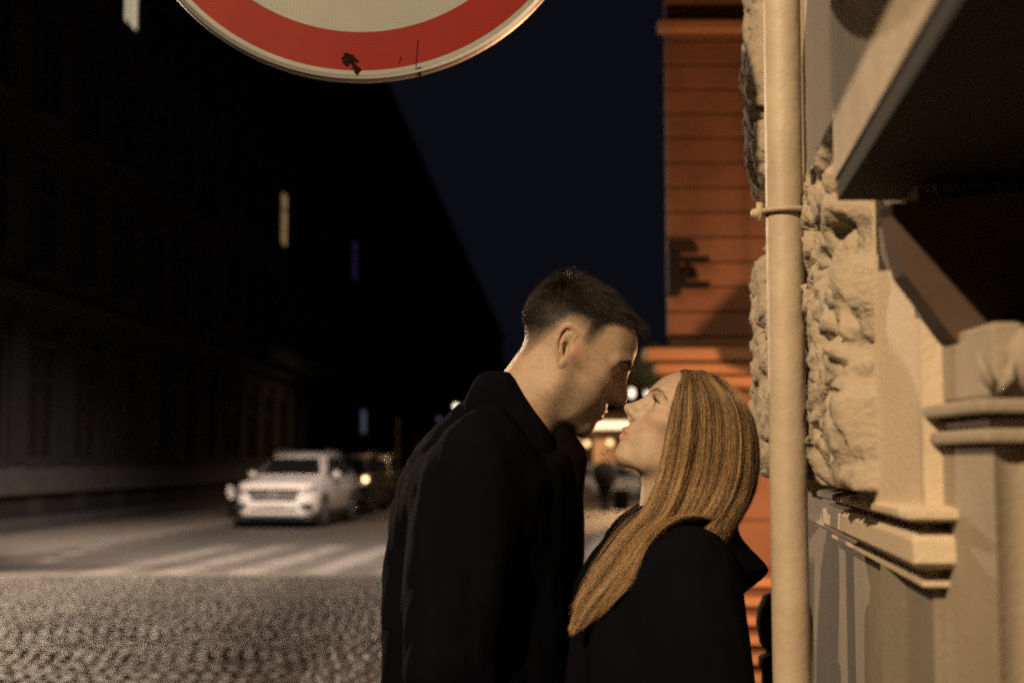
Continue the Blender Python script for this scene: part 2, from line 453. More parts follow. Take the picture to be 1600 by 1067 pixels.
# ================================================================== dark street houses on the left
ANG = -math.atan(.035)
win_cache = {}
def window_part(parent, yc, z0, w, h, pane_m, frame_m=None):
    key = (w, h)
    if key not in win_cache:
        fr = MB(); t = .11
        fr.box((0.0,-w/2-t,-t),(.09,-w/2,h+t)).box((0.0,w/2,-t),(.09,w/2+t,h+t)).box((0.0,-w/2,h),(.09,w/2,h+t)).box((0.0,-w/2,-t),(.09,w/2,0))
        fr.box((.018,-.03,0),(.06,.03,h)).box((.018,-w/2,h*.68),(.06,-.032,h*.68+.06)).box((.018,.032,h*.68),(.06,w/2,h*.68+.06))
        fr.box((0,-w/2-.2,-t-.09),(.16,w/2+.2,-t-.003))
        pn = MB().box((.0,-w/2+.002,.002),(.02,w/2-.002,h-.002))
        win_cache[key] = (fr, pn, {})
    fr, pn, c = win_cache[key]
    fm = frame_m or M_trim_dark
    kf = ('f', fm.name)
    if kf not in c: o = fr.build('window', fm, parent); c[kf] = o.data
    else: o = link(bpy.data.objects.new('window', c[kf]), parent)
    kp = ('p', pane_m.name)
    if kp not in c: p = pn.build('pane', pane_m, o); c[kp] = p.data
    else: p = link(bpy.data.objects.new('pane', c[kp]), o)
    o.location = (0, yc, z0)
    return o
def street_house(y0, y1, sills, eaves, top, wall_m, lit, label, wh=2.05, ww=1.15, step=2.75, y_first=None, ground=True, course=None):
    b = empty('street_house', (FX(0), 0, 0), ANG)
    tag(b, label, 'house', 'dark street houses on the left')
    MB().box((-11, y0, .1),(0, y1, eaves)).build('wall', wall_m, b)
    MB().box((-11, y0, eaves),(.45, y1, eaves+.35)).build('cornice', M_trim_dark, b)
    mb = MB(); mb.add([(.3,y0+.01,eaves+.353),(.3,y1-.01,eaves+.353),(-2.2,y1-.01,top),(-2.2,y0+.01,top),(-8.5,y1-.01,top),(-8.5,y0+.01,top),(-11,y1-.01,eaves+.353),(-11,y0+.01,eaves+.353)],
        [(0,1,2,3),(3,2,4,5),(5,4,6,7),(0,3,5,7),(1,6,4,2)]); rf = mb.build('roof', M_roof, b)
    for q_ in range(4):
        yc_ = y0 + (y1-y0)*(q_+.5+.2*math.sin(q_*7+y0))/4; h_ = .8+.5*abs(math.sin(q_*3.3+y1)); w_ = .5+.3*abs(math.cos(q_*2.1))
        MB().box((-3.2,yc_-w_,top-.3),(-2.3,yc_+w_,top+h_)).box((-3.3,yc_-w_-.08,top+h_),(-2.2,yc_+w_+.08,top+h_+.12)).build('chimney', M_roof, rf)
    ys = np.arange((y_first if y_first is not None else y0+1.6), y1-.9, step)
    for fi, z in enumerate(sills):
        for y in ys:
            pm = M_glass
            for (ly, lz, lm) in lit:
                if abs(ly-y) < step/2 and abs(lz-z) < 1.0: pm = lm
            window_part(b, y, z, ww, wh, pm)
    if ground:
        for y in ys:
            window_part(b, y, 1.62, 1.5, 2.3, M_glass)
            MB().box((0, y-.42, .42),(.02, y+.42, .82)).build('cellar_opening', M_roof, b)
        pz = MB(); yy = y0
        while yy < y1-.01:      # rusticated plinth of single blocks
            ye = min(yy+step/2, y1)
            MB().rbox((.004, yy+.01, .1),(.13, ye-.01, .38),.012).build('plinth_block', M_plinth, b)
            MB().rbox((.004, yy+.01, .86),(.13, ye-.01, 1.42),.012).build('plinth_block', M_plinth, b)
            yy = ye
        for y in ys:
            MB().rbox((.004, y+step/2-.38, 1.46),(.14, y+step/2+.38, 4.3),.015).build('pilaster', M_pilaster, b)
    MB().box((.002, y0, 4.75),(.2, y1, 5.05)).build('string_course', M_trim_dark, b)
    if course: MB().box((.002, course[0], 5.2),(.55, course[1], 5.75)).build('ledge', M_ledge_dark, b)
    return b
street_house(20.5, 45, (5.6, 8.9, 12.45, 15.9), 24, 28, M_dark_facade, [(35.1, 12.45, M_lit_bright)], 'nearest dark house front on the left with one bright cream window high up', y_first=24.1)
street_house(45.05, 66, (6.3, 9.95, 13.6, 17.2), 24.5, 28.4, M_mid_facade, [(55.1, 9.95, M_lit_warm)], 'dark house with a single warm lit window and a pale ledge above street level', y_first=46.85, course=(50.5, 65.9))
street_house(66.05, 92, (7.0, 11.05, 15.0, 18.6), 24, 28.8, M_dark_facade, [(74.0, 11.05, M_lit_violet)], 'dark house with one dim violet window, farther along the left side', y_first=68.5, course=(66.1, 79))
h4 = street_house(92.05, 262, (7.0, 11.0, 15.0, 18.6), 24, 28.5, M_mid_facade, [], 'farthest dark house on the left with orange lit doorways at street level', y_first=100, ground=False, step=6.5)
for y, z0, w, h, m in ((94.2, 1.5, 1.0, 3.0, M_lit_orange), (106, 1.6, .9, 2.0, M_lit_orange)):
    window_part(h4, y, z0, w, h, m)
b3 = [o for o in bpy.data.objects if o.name.startswith('street_house')][2]
pn = MB().box((.16, 76.4, 3.1),(.24, 77.5, 4.3)).build('sign_board', M_lit_pale, b3)

# ================================================================== ochre corner house across the side street
oc = empty('ochre_house', (1.0, 9.0, 0))
tag(oc, 'orange lit corner house with grooved plaster courses behind the drainpipe', 'house')
Wd = 7.0
MB().add([(0,.03,0),(Wd,.03,0),(Wd+1,9,0),(2.2,9,0),(0,.03,9),(Wd,.03,9),(Wd+1,9,9),(2.2,9,9)], [(3,2,1,0),(4,5,6,7),(0,1,5,4),(1,2,6,5),(2,3,7,6),(3,0,4,7)]).build('wall', M_ochre, oc)
z = 2.30
first = None
while z < 4.98:
    hh = .150
    if not (4.24 < z < 4.36):
        o = MB().rbox((-.008, -.004-random.uniform(0,.005), z),(Wd, .06, z+hh),.004).build('stone_course', M_ochre, oc)
    z += hh+.010
MB().rbox((-.06,-.09,4.26),(Wd,.02,4.33),.012).build('string_course', M_ochre_trim, oc)
MB().rbox((-.17,-.20,2.135),(Wd,.05,2.215),.02).build('cornice', M_ochre_trim, oc)
MB().rbox((-.10,-.12,2.055),(Wd,.05,2.125),.02).build('cornice', M_ochre_trim, oc)
MB().rbox((-.05,-.06,1.98),(Wd,.05,2.045),.015).build('cornice', M_ochre_trim, oc)
for z0, z1 in ((1.50,1.94),(1.15,1.485),(.84,1.135)):
    MB().rbox((-.02,-.035,z0),(Wd,.05,z1),.01).build('stone_course', M_ochre, oc)
z = .79
while z > 0:
    MB().rbox((-.07,-.085,z-.062),(Wd,.04,z),.012).build('stone_course', M_ochre_trim, oc)
    z -= .118

br = MB()
for zz in (2.77, 2.61): br.rbox((.03,-.16,zz-.022),(.24,-.10,zz+.022),.008)
br.tube([(.05,-.13,2.60),(.12,-.13,2.77)], .022, 8); br.rbox((-.02,-.17,2.55),(.06,-.012,2.83),.01)
br.build('dark_prongs', M_iron, oc)  # dark pronged shape at the corner of the ochre front
# ================================================================== cream corner building at the right
cb = empty('cream_building', (.575, 2.7, 0))
tag(cb, 'cream plaster corner building with rough stone blocks and a dark canopy at the right edge', 'building')
WX = lambda Y, off=0.0: .575 + .13*(Y-2.7) - off
O0 = Vector((.575, 2.7, 0))
def wl(verts): return [tuple(Vector(v)-O0) for v in verts]
def slab(name, Y0, Y1, off, z0, z1, m, back=.35, ch=0.0, offb=None, n=1):
    """a run of wall, moulding or ledge standing `off` proud of the wall line"""
    v = []
    for z in (z0, z1):
        v += [(WX(Y0, off), Y0, z), (WX(Y1, off), Y1, z), (WX(Y1, -back), Y1, z), (WX(Y0, -back), Y0, z)]
    return mesh_obj(name, wl(v), [(0,1,2,3),(7,6,5,4),(0,4,5,1),(1,5,6,2),(2,6,7,3),(3,7,4,0)], m, cb)
JY, CY = 1.41, 2.96     # portal jamb, street corner
slab('wall', JY, 3.32, 0, 1.3865, 5.2, M_plaster, 2.2)
M_socle = mat('grey_plaster', (.31, .27, .222), .85, var=.22, scale=2.4, bump=.2, bscale=140, color2=(.21, .185, .155))
slab('wall', JY+.004, 3.32, -.006, 0.02, 1.386, M_socle, 2.2)
# moulded ledge: sloping weathering, roll, fascia, cavetto
prof = [(0.0,1.459),(.026,1.456),(.031,1.453),(.031,1.447),(.027,1.444),(.004,1.442),(.003,1.436),(.016,1.432),(.022,1.425),(.023,1.404),(.018,1.398),(.002,1.396),(.002,1.388),(.008,1.386),(.008,1.380),(-.004,1.376)]
LY = 2.32
v = []; f = []
run = [(CY+.35, None), (CY, 1), (JY, 0), (JY, None)]
path = []
# path: along wall from corner back to the jamb, then into the portal
n = len(prof)
for (off, z) in prof:
    v += [(WX(LY, off), LY, z), (WX(JY, off), JY-off*1.5, z), (WX(JY, -.105), JY-off*1.5, z), (WX(LY,-.3), LY, z)]
for i in range(n-1):
    a, b = i*4, (i+1)*4
    f += [(a, a+1, b+1, b), (a+1, a+2, b+2, b+1), (a+3, a, b, b+3)]
f += [tuple(i*4+2 for i in range(n))]
auto_smooth(mesh_obj('moulding', wl(v), f, M_plaster, cb), 30)
# reveal of the portal: plain jamb, fluted pilaster with a cap, all facing the camera
def jamb(name, x0, x1, y0, y1, z0, z1, m, ch=.006):
    mb = MB().rbox((x0-O0.x, y0-O0.y, z0),(x1-O0.x, y1-O0.y, z1), ch); return mb.build(name, m, cb)
xj = WX(JY)
jamb('jamb', xj+.004, xj+.9, JY+.01, JY+.3, 1.45, 3.0, M_plaster)
jamb('jamb', xj+.03, xj+.9, JY+.004, JY+.3, .02, 1.384, M_socle)
M_pier = mat('grey_pier', (.37, .312, .248), .88, var=.25, scale=5, bump=.2, bscale=140, color2=(.26, .222, .18))
px0 = .335*1.27
mb = MB()
fl = []
xs = np.linspace(0, .30, 61)
for x in xs:
    t = (x % .045)/.045; fl.append((px0+x-O0.x, 1.26 + (.010*math.sin(math.pi*t) if x < .29 else 0)-O0.y))
poly = fl + [(px0+.30-O0.x, 1.41-O0.y), (px0-O0.x, 1.41-O0.y)]
mb.prism(poly, .02, 1.515); auto_smooth(mb.build('pilaster', M_pier, cb), 50)
jamb('capital', px0-.012, px0+.32, 1.245, 1.42, 1.517, 1.530, M_pier, .004)
jamb('capital', px0-.004, px0+.31, 1.255, 1.42, 1.532, 1.541, M_pier, .003)
jamb('capital', px0-.018, px0+.33, 1.238, 1.42, 1.543, 1.556, M_pier, .004)
jamb('capital', px0+.002, px0+.31, 1.262, 1.42, 1.558, 1.625, M_pier, .004)
for i in range(4):      # egg-and-dart: a leaf-shaped dart between eggs
    xx = px0+.002+.055*i
    mb = MB(); 
    for sx in (-1, 1):
        mb.tube([(xx-O0.x, 1.256-O0.y, 1.560), (xx+sx*.010-O0.x, 1.247-O0.y, 1.575), (xx+sx*.016-O0.x, 1.252-O0.y, 1.597)], [.003,.006,.002], 8)
    mb.build('dart', M_pier, cb, True)
    e = MB().lathe([(.0,-.030),(.012,-.022),(.018,-.004),(.017,.012),(.0,.03)], (xx+.0275-O0.x, 1.258-O0.y, 1.592), 12).build('egg', M_pier, cb, True)
jamb('jamb', px0+.004, px0+.6, 1.40, 1.44, 1.627, 2.6, M_pier)
jamb('back_wall', xj+.55, xj+.8, -1.0, 1.4, .02, 3.0, M_plaster)
# canopy over the portal with plain fascia
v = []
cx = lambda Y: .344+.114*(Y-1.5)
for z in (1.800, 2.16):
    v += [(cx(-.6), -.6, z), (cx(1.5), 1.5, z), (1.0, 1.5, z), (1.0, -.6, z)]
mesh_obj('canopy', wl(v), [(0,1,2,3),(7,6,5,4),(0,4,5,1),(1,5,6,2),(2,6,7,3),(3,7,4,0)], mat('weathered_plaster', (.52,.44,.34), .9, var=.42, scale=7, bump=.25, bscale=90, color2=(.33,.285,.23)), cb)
slab('cornice', -.6, 1.49, .30, 2.13, 2.5, M_plaster, .3)
slab('cornice', 1.75, 2.30, .28, 2.36, 2.6, M_plaster, .3)
bv = [P(a_, b_, 1.355) for a_, b_ in ((1392,318),(1400,370),(1414,428),(1440,462),(1474,508),(1504,543),(1560,541),(1700,536),(1700,290))]  # shadowed area beside the canopy shaped as a brown plate
nb_ = len(bv); vv = [(q.x, 1.355, q.z) for q in bv] + [(q.x, 1.398, q.z) for q in bv]
mesh_obj('shade_plate', wl(vv), [tuple(reversed(range(nb_))), tuple(range(nb_, 2*nb_))]+[(i,(i+1)%nb_,nb_+(i+1)%nb_,nb_+i) for i in range(nb_)], M_shade_plate, cb)
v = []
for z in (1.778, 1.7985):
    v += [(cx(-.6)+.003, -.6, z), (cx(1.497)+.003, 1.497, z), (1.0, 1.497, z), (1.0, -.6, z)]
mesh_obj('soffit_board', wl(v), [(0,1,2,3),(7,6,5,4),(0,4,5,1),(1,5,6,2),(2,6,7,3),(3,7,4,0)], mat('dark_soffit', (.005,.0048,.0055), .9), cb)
# vermiculated blocks of the corner, rough hewn
def rough_block(Y0, Y1, z0, z1, prot, wrap=.35, seed=0, prot0=.064):
    hstep = .0052
    L1 = Y1-Y0; ns = int((L1+wrap)/hstep); nz = int((z1-z0)/hstep)
    v = np.zeros(((ns+1)*(nz+1), 3)); q = 0
    nrm = Vector((-1, .13, 0)).normalized(); nb = Vector((.0, 1, 0))
    for i in range(ns+1):
        s = i*(L1+wrap)/ns
        for j in range(nz+1):
            z = z0 + (z1-z0)*j/nz
            # pillow profile across the height and towards the inner end
            tz = (j/nz)*2-1; pil = (1-abs(tz)**7)
            e = min(1, s/.05); pil *= (1-(1-e)**2)
            if s < L1:
                base = Vector((WX(Y0+s), Y0+s, z)); nn = nrm; d2c = L1-s
                if d2c < .07: nn = (nrm*(.5+.5*d2c/.07) + nb*(.5-.5*d2c/.07)).normalized()
            else:
                r = s-L1; base = Vector((WX(Y1)+r, Y1+.0, z)); nn = nb
                if r < .07: nn = (nb*(.5+.5*r/.07) + nrm*(.5-.5*r/.07)).normalized()
            p = Vector((s*11+seed, z*11, seed*.7))
            n1 = mnoise.fractal(p*1.0, 1.0, 2.1, 4)
            dist, _ = mnoise.voronoi(p*1.25 + Vector((n1*.5, n1*.4, 0)))
            cav = max(0, min(1, (dist[1]-dist[0])*3.2))
            worm = abs(mnoise.noise(p*1.1+Vector((9,3,1))))
            pit = max(0, .12-worm)/.12
            sm = max(0, min(1, (Y0+s-2.42)/.36)); sm = sm*sm*(3-2*sm); pr_ = prot0 + (prot-prot0)*sm
            q_ = p + Vector((mnoise.noise(p*1.3), mnoise.noise(p*1.3+Vector((7,7,7))), 0))*.35
            pit2 = max(0, mnoise.noise(q_*2.4+Vector((4,1,8)))-.08); w2 = abs(mnoise.noise(q_*1.7+Vector((1,5,2))))
            rough = .012*n1 + .004*mnoise.fractal(p*4.0, 1, 2, 3)*1.6 - .034*max(0, .14-w2)/.14*max(0, mnoise.noise(p*.7+Vector((2,7,4)))+.25) - .19*pit2 + .006
            d = pr_*(.74+.26*pil)*(.0 if pil <= 0 else 1) + min(1, pil*2.5)*max(rough, -.062)
            d = max(d, -.004) if pil > 0 else -.004
            v[q] = base + nn*d - O0; q += 1
    F = []
    for i in range(ns):
        for j in range(nz):
            a = i*(nz+1)+j; F.append((a, a+nz+1, a+nz+2, a+1))
    return mesh_np('rough_block', v, np.array(F), M_rough, cb)
rough_block(1.60, CY-.02, 1.464, 1.925, .105, seed=3)
rough_block(2.90, 3.28, 2.09, 2.75, .10, seed=8)

# ------------------------------------------------------------------ drainpipe, cable, bollard
PX, PY, PR = .388, 2.0, .0262
dp = empty('drainpipe', (PX, PY, 0)); tag(dp, 'tall cream painted drainpipe standing against the corner of the building', 'drainpipe')
mb = MB(); pts = [(0.0, 0, .02 + i*.12) for i in range(40)]
mb.tube([(x + .0012*math.sin(zz*3.1), y, zz) for x, y, zz in pts], [PR*(1+.006*math.sin(zz*7)) for _,_,zz in pts], 40)
mb.build('pipe', M_pipe, dp, True)
br = MB()
zb = 1.5 + (722-328)/FPX*PY
br.tube([(-(PR+.006)*math.cos(a), -(PR+.006)*math.sin(a), zb + .008*math.sin(a)*0 ) for a in np.linspace(-.4, math.pi+.4, 18)], .0042, 8)
br.build('bracket', M_pipe, dp, True)
sp = MB().tube([(-.029, 0, zb), (-.040, -.006, zb-.003), (-.046, -.010, zb-.004)], [.008, .0075, .007], 10).tube([(-.037,-.008,zb-.013),(-.037,-.008,zb+.012)], .0048, 8).build('bracket_bolt', M_pipe, dp, True)
MB().tube([(.018, .0, zb),(.075,.04,zb)], .006, 8).build('wall_spike', M_pipe, dp, True)

bo = empty('bollard', (.565, 3.06, .06)); tag(bo, 'black iron post with a rounded knob behind the foot of the drainpipe', 'bollard')
MB().lathe([(.052,0),(.052,.1),(.038,.13),(.037,1.0),(.043,1.01),(.043,1.03),(.026,1.04)], n=24).build('post', M_iron, bo, True)
MB().lathe([(.026,1.0405),(.040,1.06),(.047,1.10),(.044,1.13),(.030,1.16),(.0,1.17)], n=24).build('knob', M_iron, bo, True)

wlb = MB().lathe([(0,0),(.03,-.007),(.06,-.045),(.175,-.225),(.175,-.235),(0,-.235)], (1.775-O0.x, 8.2-O0.y, 2.05), 24)  # unseen cone added only to cast a shadow on the ochre front
wlb.tube([(1.775-O0.x, 8.2-O0.y, 2.04),(1.775-O0.x, 8.2-O0.y, 4.6),(1.775-O0.x, 3.6-O0.y, 4.6)], .004, 6)
wlb.build('shadow_caster', M_iron, cb, True)

# ================================================================== round road sign hanging over the couple
def sign_mat(name, color, worn):
    m = mat(name, color, .55, var=.16, scale=7, spec=.15)
    n = m.node_tree.nodes; l = m.node_tree.links; b = n['Principled BSDF']
    tc = n.new('ShaderNodeTexCoord')
    # honeycomb cells of the reflective sheet
    vo = n.new('ShaderNodeTexVoronoi'); vo.feature = 'DISTANCE_TO_EDGE'; vo.inputs['Scale'].default_value = 190; vo.inputs['Randomness'].default_value = .12
    l.new(tc.outputs['Object'], vo.inputs['Vector'])
    mr = n.new('ShaderNodeMapRange'); mr.inputs[1].default_value = .02; mr.inputs[2].default_value = .16; mr.inputs[3].default_value = .80; mr.inputs[4].default_value = 1
    l.new(vo.outputs['Distance'], mr.inputs[0])
    src = b.inputs['Base Color'].links[0].from_socket
    mu = n.new('ShaderNodeMix'); mu.data_type = 'RGBA'; mu.blend_type = 'MULTIPLY'; mu.inputs[0].default_value = 1
    l.new(src, mu.inputs[6]); l.new(mr.outputs[0], mu.inputs[7]); l.new(mu.outputs[2], b.inputs['Base Color'])
    if worn:   # grime streaks
        nz = n.new('ShaderNodeTexNoise'); nz.inputs['Scale'].default_value = 16; nz.inputs['Detail'].default_value = 8; nz.inputs['Roughness'].default_value = .75
        l.new(tc.outputs['Object'], nz.inputs['Vector'])
        r2 = n.new('ShaderNodeMapRange'); r2.inputs[1].default_value = .58; r2.inputs[2].default_value = .78; r2.inputs[3].default_value = 0; r2.inputs[4].default_value = .55
        l.new(nz.outputs['Fac'], r2.inputs[0])
        m2 = n.new('ShaderNodeMix'); m2.data_type = 'RGBA'; m2.inputs[7].default_value = (.10, .03, .02, 1)
        l.new(r2.outputs[0], m2.inputs[0]); l.new(mu.outputs[2], m2.inputs[6]); l.new(m2.outputs[2], b.inputs['Base Color'])
    return m
M_sign_w = sign_mat('sign_white', (.30, .32, .325), False)
M_sign_r = sign_mat('sign_red', (.22, .016, .013), True)
M_alu = mat('aluminium', (.35, .35, .36), .45, metal=.9)
SY = 2.3
sc = P(563, -241, SY); SR = 382/FPX*SY
sg = empty('road_sign', sc); sg.rotation_euler = (0, 0, R(2))
tag(sg, 'round white road sign with a wide red ring, hanging at the top of the picture', 'road sign')
def disc(name, r0, r1, y, m, th=.002):
    mb = MB(); prof = [(r0, y+th), (r1, y+th), (r1, y), (r0, y), (r0, y+th)] if r0 > 0 else [(0.0001, y), (r1, y), (r1, y+th), (.0001, y+th)]
    mb.lathe(prof[::-1] if r0 > 0 else prof[::-1], n=160, ax='y'); return mb.build(name, m, sg)
disc('back_plate', 0, SR, .004, M_alu, .003)
rim = MB().lathe([(SR-.003, .000),(SR+.0035,-.003),(SR+.0055,.004),(SR+.0055,.018),(SR-.012,.018),(SR-.012,.012),(SR-.003,.012),(SR-.003,0)], n=160, ax='y').build('folded_rim', M_alu, sg, False)
disc('white_edge', SR*.972, SR-.0034, .0, M_sign_w)
disc('red_ring', SR*.808, SR*.9715, .0, M_sign_r)
disc('white_field', 0, SR*.8075, .0, M_sign_w)
# worn marks on the ring: scraped patches and drips of dark paint
M_smudge = mat('dark_scuff', (.014, .007, .006), .9, spec=.02)
def smudge(cx, cz, w, h, seed, n=26):
    mb = MB(); rr = random.Random(seed)
    for k in range(n):
        x = cx + rr.gauss(0, w); z = cz + rr.gauss(0, h) - .35*(x-cx); s = rr.uniform(.0012, .0046)
        m_ = rr.randint(5, 8); a0 = rr.uniform(0, 6.28)
        ring = [(x + s*rr.uniform(.5,1.3)*math.cos(a0+6.283*i/m_)*1.35, -.0006-.00002*k, z + s*rr.uniform(.5,1.3)*math.sin(a0+6.283*i/m_)) for i in range(m_)]
        mb.add(ring, [tuple(range(m_))])
    return mb.build('scuff_mark', M_smudge, sg)
def sgl(px, py): return P(px, py, SY) - sc
a = sgl(548, 97); smudge(a.x, a.z, .0065, .0055, 3, 34)
a = sgl(560, 110); smudge(a.x, a.z, .003, .002, 5, 8)
a = sgl(655, 110); smudge(a.x, a.z, .002, .004, 6, 5)
for (x0, y0, L, w) in ((653, 62, 46, 1.3), (627, 88, 12, 1.2), (560, 116, 8, 1.0), (650, 115, 9, 1.2), (583, 122, 5, 1), (668, 106, 6, 1.2), (545,118,7,.9)):
    a = sgl(x0, y0); b = sgl(x0-2+random.uniform(-2,2), y0+L); w *= .0007
    mesh_obj('paint_drip', [(a.x-w,-.0005,a.z),(a.x+w,-.0005,a.z),(b.x+w*.6,-.0005,b.z),(b.x-w*.6,-.0005,b.z)], [(0,1,2,3)], M_smudge, sg)
MB().box((-.03,.0185,-.03),(.03,.05,.03)).tube([(0,.05,0),(0,.11,0)], .018, 12).build('clamp', M_alu, sg)
MB().tube([(.0,.13,-.05),(.0,.13,.9)], .03, 20).tube([(0,.13,.86),(1.05,.13,.86)], .025, 16).build('bracket_arm', M_alu, sg)

# ================================================================== cars
M_white = mat('white_car_paint', (.80, .78, .76), .35, coat=.3, var=.04, scale=3)
M_black_p = mat('dark_car_paint', (.012, .012, .016), .4, coat=.15)
M_blue_p = mat('slate_car_paint', (.26, .31, .38), .45, coat=.1)
M_tyre = mat('tyre_rubber', (.012, .012, .012), .85)
M_rim = mat('wheel_alloy', (.20, .20, .21), .4, metal=.6)
M_chrome = mat('chrome', (.45, .45, .45), .5, metal=.5)
M_blackpl = mat('black_trim', (.015, .015, .016), .5)
M_lens = mat('lamp_lens', (.16, .16, .17), .4, spec=.4)
M_plate = mat('number_plate', (.75, .75, .72), .5)
M_amber_on = mat('lit_car_lamp', (.8, .7, .5), .4, emit=(1, .66, .30), estr=4.5)
M_red_l = mat('tail_lens', (.25, .01, .01), .2)
def make_car(paint, label, group=None, lit=None):
    c = empty('parked_car'); tag(c, label, 'car', group)
    # stations front (-y) to rear: y, bottom, belt, half width
    st = [(-2.44,.36,.66,.60),(-2.43,.30,.86,.74),(-2.34,.27,.99,.86),(-2.1,.27,1.045,.935),(-1.75,.27,1.08,.958),(-1.1,.28,1.135,.965),(0,.28,1.15,.965),(1.2,.28,1.165,.965),(1.9,.29,1.165,.955),(2.25,.32,1.15,.90),(2.40,.36,1.10,.82),(2.42,.45,.95,.74)]
    v = []; f = []; n = 13
    for (y, zb, zs, w) in st:
        half = [(0,zb),(w*.80,zb),(w*.93,zb+.04),(w*.985,zb+.16),(w,(zb+zs)*.5),(w*.985,zs-.10),(w*.93,zs-.02),(w*.82,zs+.012),(w*.4,zs+.035),(0,zs+.04)]
        ring = half + [(-x, z) for x, z in reversed(half[1:-1])]
        n = len(ring); v += [(x, y, z) for x, z in ring]
    for i in range(len(st)-1):
        for k in range(n): f.append((i*n+k, i*n+(k+1) % n, (i+1)*n+(k+1) % n, (i+1)*n+k)[::-1])
    f.append(tuple(range(n))); f.append(tuple((len(st)-1)*n+k for k in reversed(range(n))))
    body = mesh_obj('body', v, f, paint, c, True); auto_smooth(body, 50)
    # greenhouse
    gs = [(-1.15,1.14,1.15,.80),(-.42,1.14,1.63,.64),(-.2,1.14,1.685,.66),(.5,1.14,1.755,.68),(1.4,1.14,1.735,.66),(1.95,1.14,1.66,.62),(2.2,1.14,1.36,.70),(2.32,1.12,1.14,.76)]
    def gsec(zb, zr, w):
        wb = .845
        t = max(0.0, min(1.0, (zr-1.14)/.5)); wr = w
        return [(wb,zb),(wb+(wr-wb)*.5*t, zb+(zr-zb)*.5),(wr, zr-.07*t),(wr*.86, zr-.012*t),(0,zr+.012)]
    v = []; f = []
    for (y, zb, zr, w) in gs:
        h = gsec(zb, zr, w); ring = h + [(-x, z) for x, z in reversed(h[:-1])]; n = len(ring); v += [(x, y, z) for x, z in ring]
    for i in range(len(gs)-1):
        for k in range(n-1): f.append((i*n+k, i*n+k+1, (i+1)*n+k+1, (i+1)*n+k)[::-1])
    roof = mesh_obj('cabin', v, f, paint, c, True); auto_smooth(roof, 40)
    # windscreen and side glass laid 8 mm proud
    def quad(name, pts, m, grow=None):
        pts = [Vector(p) for p in pts]; nn = (pts[1]-pts[0]).cross(pts[2]-pts[0]).normalized()
        ce = sum(pts, Vector())/len(pts)
        if nn.dot(ce-Vector((0, .4, 1.0))) < 0: nn = -nn
        q = len(pts); vv = [p+nn*.003 for p in pts]+[p+nn*.014 for p in pts]
        ff = [tuple(range(q, 2*q))]+[(i,(i+1)%q,q+(i+1)%q,q+i) for i in range(q)]
        return mesh_obj(name, vv, ff, m, c)
    quad('windscreen', [(-.74,-1.06,1.21),(.74,-1.06,1.21),(.58,-.46,1.60),(-.58,-.46,1.60)], M_glass)
    quad('rear_window', [(-.66,2.24,1.28),(.66,2.24,1.28),(.56,2.02,1.60),(-.56,2.02,1.60)], M_glass)
    for s in (-1, 1):
        quad('side_window', [(s*.835,-.72,1.19),(s*.838,.12,1.19),(s*.70,.12,1.63),(s*.70,-.18,1.60)], M_glass)
        quad('side_window', [(s*.838,.20,1.19),(s*.838,1.12,1.19),(s*.70,1.10,1.63),(s*.705,.20,1.64)], M_glass)
        quad('side_window', [(s*.838,1.20,1.20),(s*.82,1.86,1.24),(s*.71,1.66,1.58),(s*.71,1.18,1.62)], M_glass)
        # mirror
        MB().lathe([(0,-.10),(.055,-.085),(.085,-.03),(.088,.03),(.06,.075),(0,.085)], (s*1.03,-.62,1.22), 14, ax='x').build('wing_mirror', paint, c, True)
        MB().tube([(s*.86,-.62,1.16),(s*.97,-.62,1.19)], .03, 8).build('mirror_stalk', M_blackpl, c)
        hl = MB()
        hl.add([(s*.50,-2.425,.845),(s*.74,-2.395,.90),(s*.90,-2.22,.985),(s*.915,-2.14,.955),(s*.90,-2.28,.86),(s*.76,-2.42,.80),(s*.52,-2.44,.79)],
               [(0,1,5,6),(1,2,4,5),(2,3,4)] if s > 0 else [(6,5,1,0),(5,4,2,1),(4,3,2)])
        o = hl.build('headlight', M_lens, c)
        m = o.modifiers.new('thick', 'SOLIDIFY'); m.thickness = .03; m.offset = 0
        MB().rbox((min(s*.60,s*.88),-2.445,.42),(max(s*.60,s*.88),-2.25,.58),.04).build('air_intake', M_blackpl, c)
        for y in (-1.46, 1.46):
            MB().lathe([(.44,-.01),(.44,.012),(.0,.012)], (0,0,0), 28, ax='x')
            arch = MB().lathe([(.0,-.10),(.425,-.10),(.425,.012),(.0,.013)], (s*.955,y,.40), 28, ax='x').build('wheel_arch', M_blackpl, c)
            w = MB().lathe([(.25,.135),(.34,.135),(.37,.10),(.37,-.10),(.34,-.135),(.25,-.135)], (s*.86,y,.37), 28, ax='x').build('wheel', M_tyre, c, True)
            rimb = MB().lathe([(.255,.10),(.255,-.10)], (s*.86,y,.37), 28, ax='x')
            for k in range(5):
                a = 6.283*k/5; ca, sa = math.cos(a), math.sin(a)
                rimb.tube([(s*.975,y+ca*.03,.37+sa*.03),(s*.968,y+ca*.25,.37+sa*.25)], [.04,.03], 6)
            rimb.lathe([(0,.118),(.05,.112),(.06,.09)], (s*.86,y,.37), 12, ax='x')
            rimb.build('rim', M_rim, w)
        MB().rbox((min(s*.9,s*.975),-1.0,.30),(max(s*.9,s*.975),1.0,.37),.015).build('sill', M_blackpl, c)
        for yd in (.42, 1.42):
            MB().rbox((min(s*.962,s*.985),yd-.28+.1,.965),(max(s*.962,s*.985),yd-.09+.1,.995),.008).build('door_handle', paint, c)
        MB().tube([(s*.60,-.1,1.735),(s*.60,.3,1.785),(s*.60,1.5,1.775),(s*.58,1.85,1.70)], .018, 8).build('roof_rail', M_chrome, c)
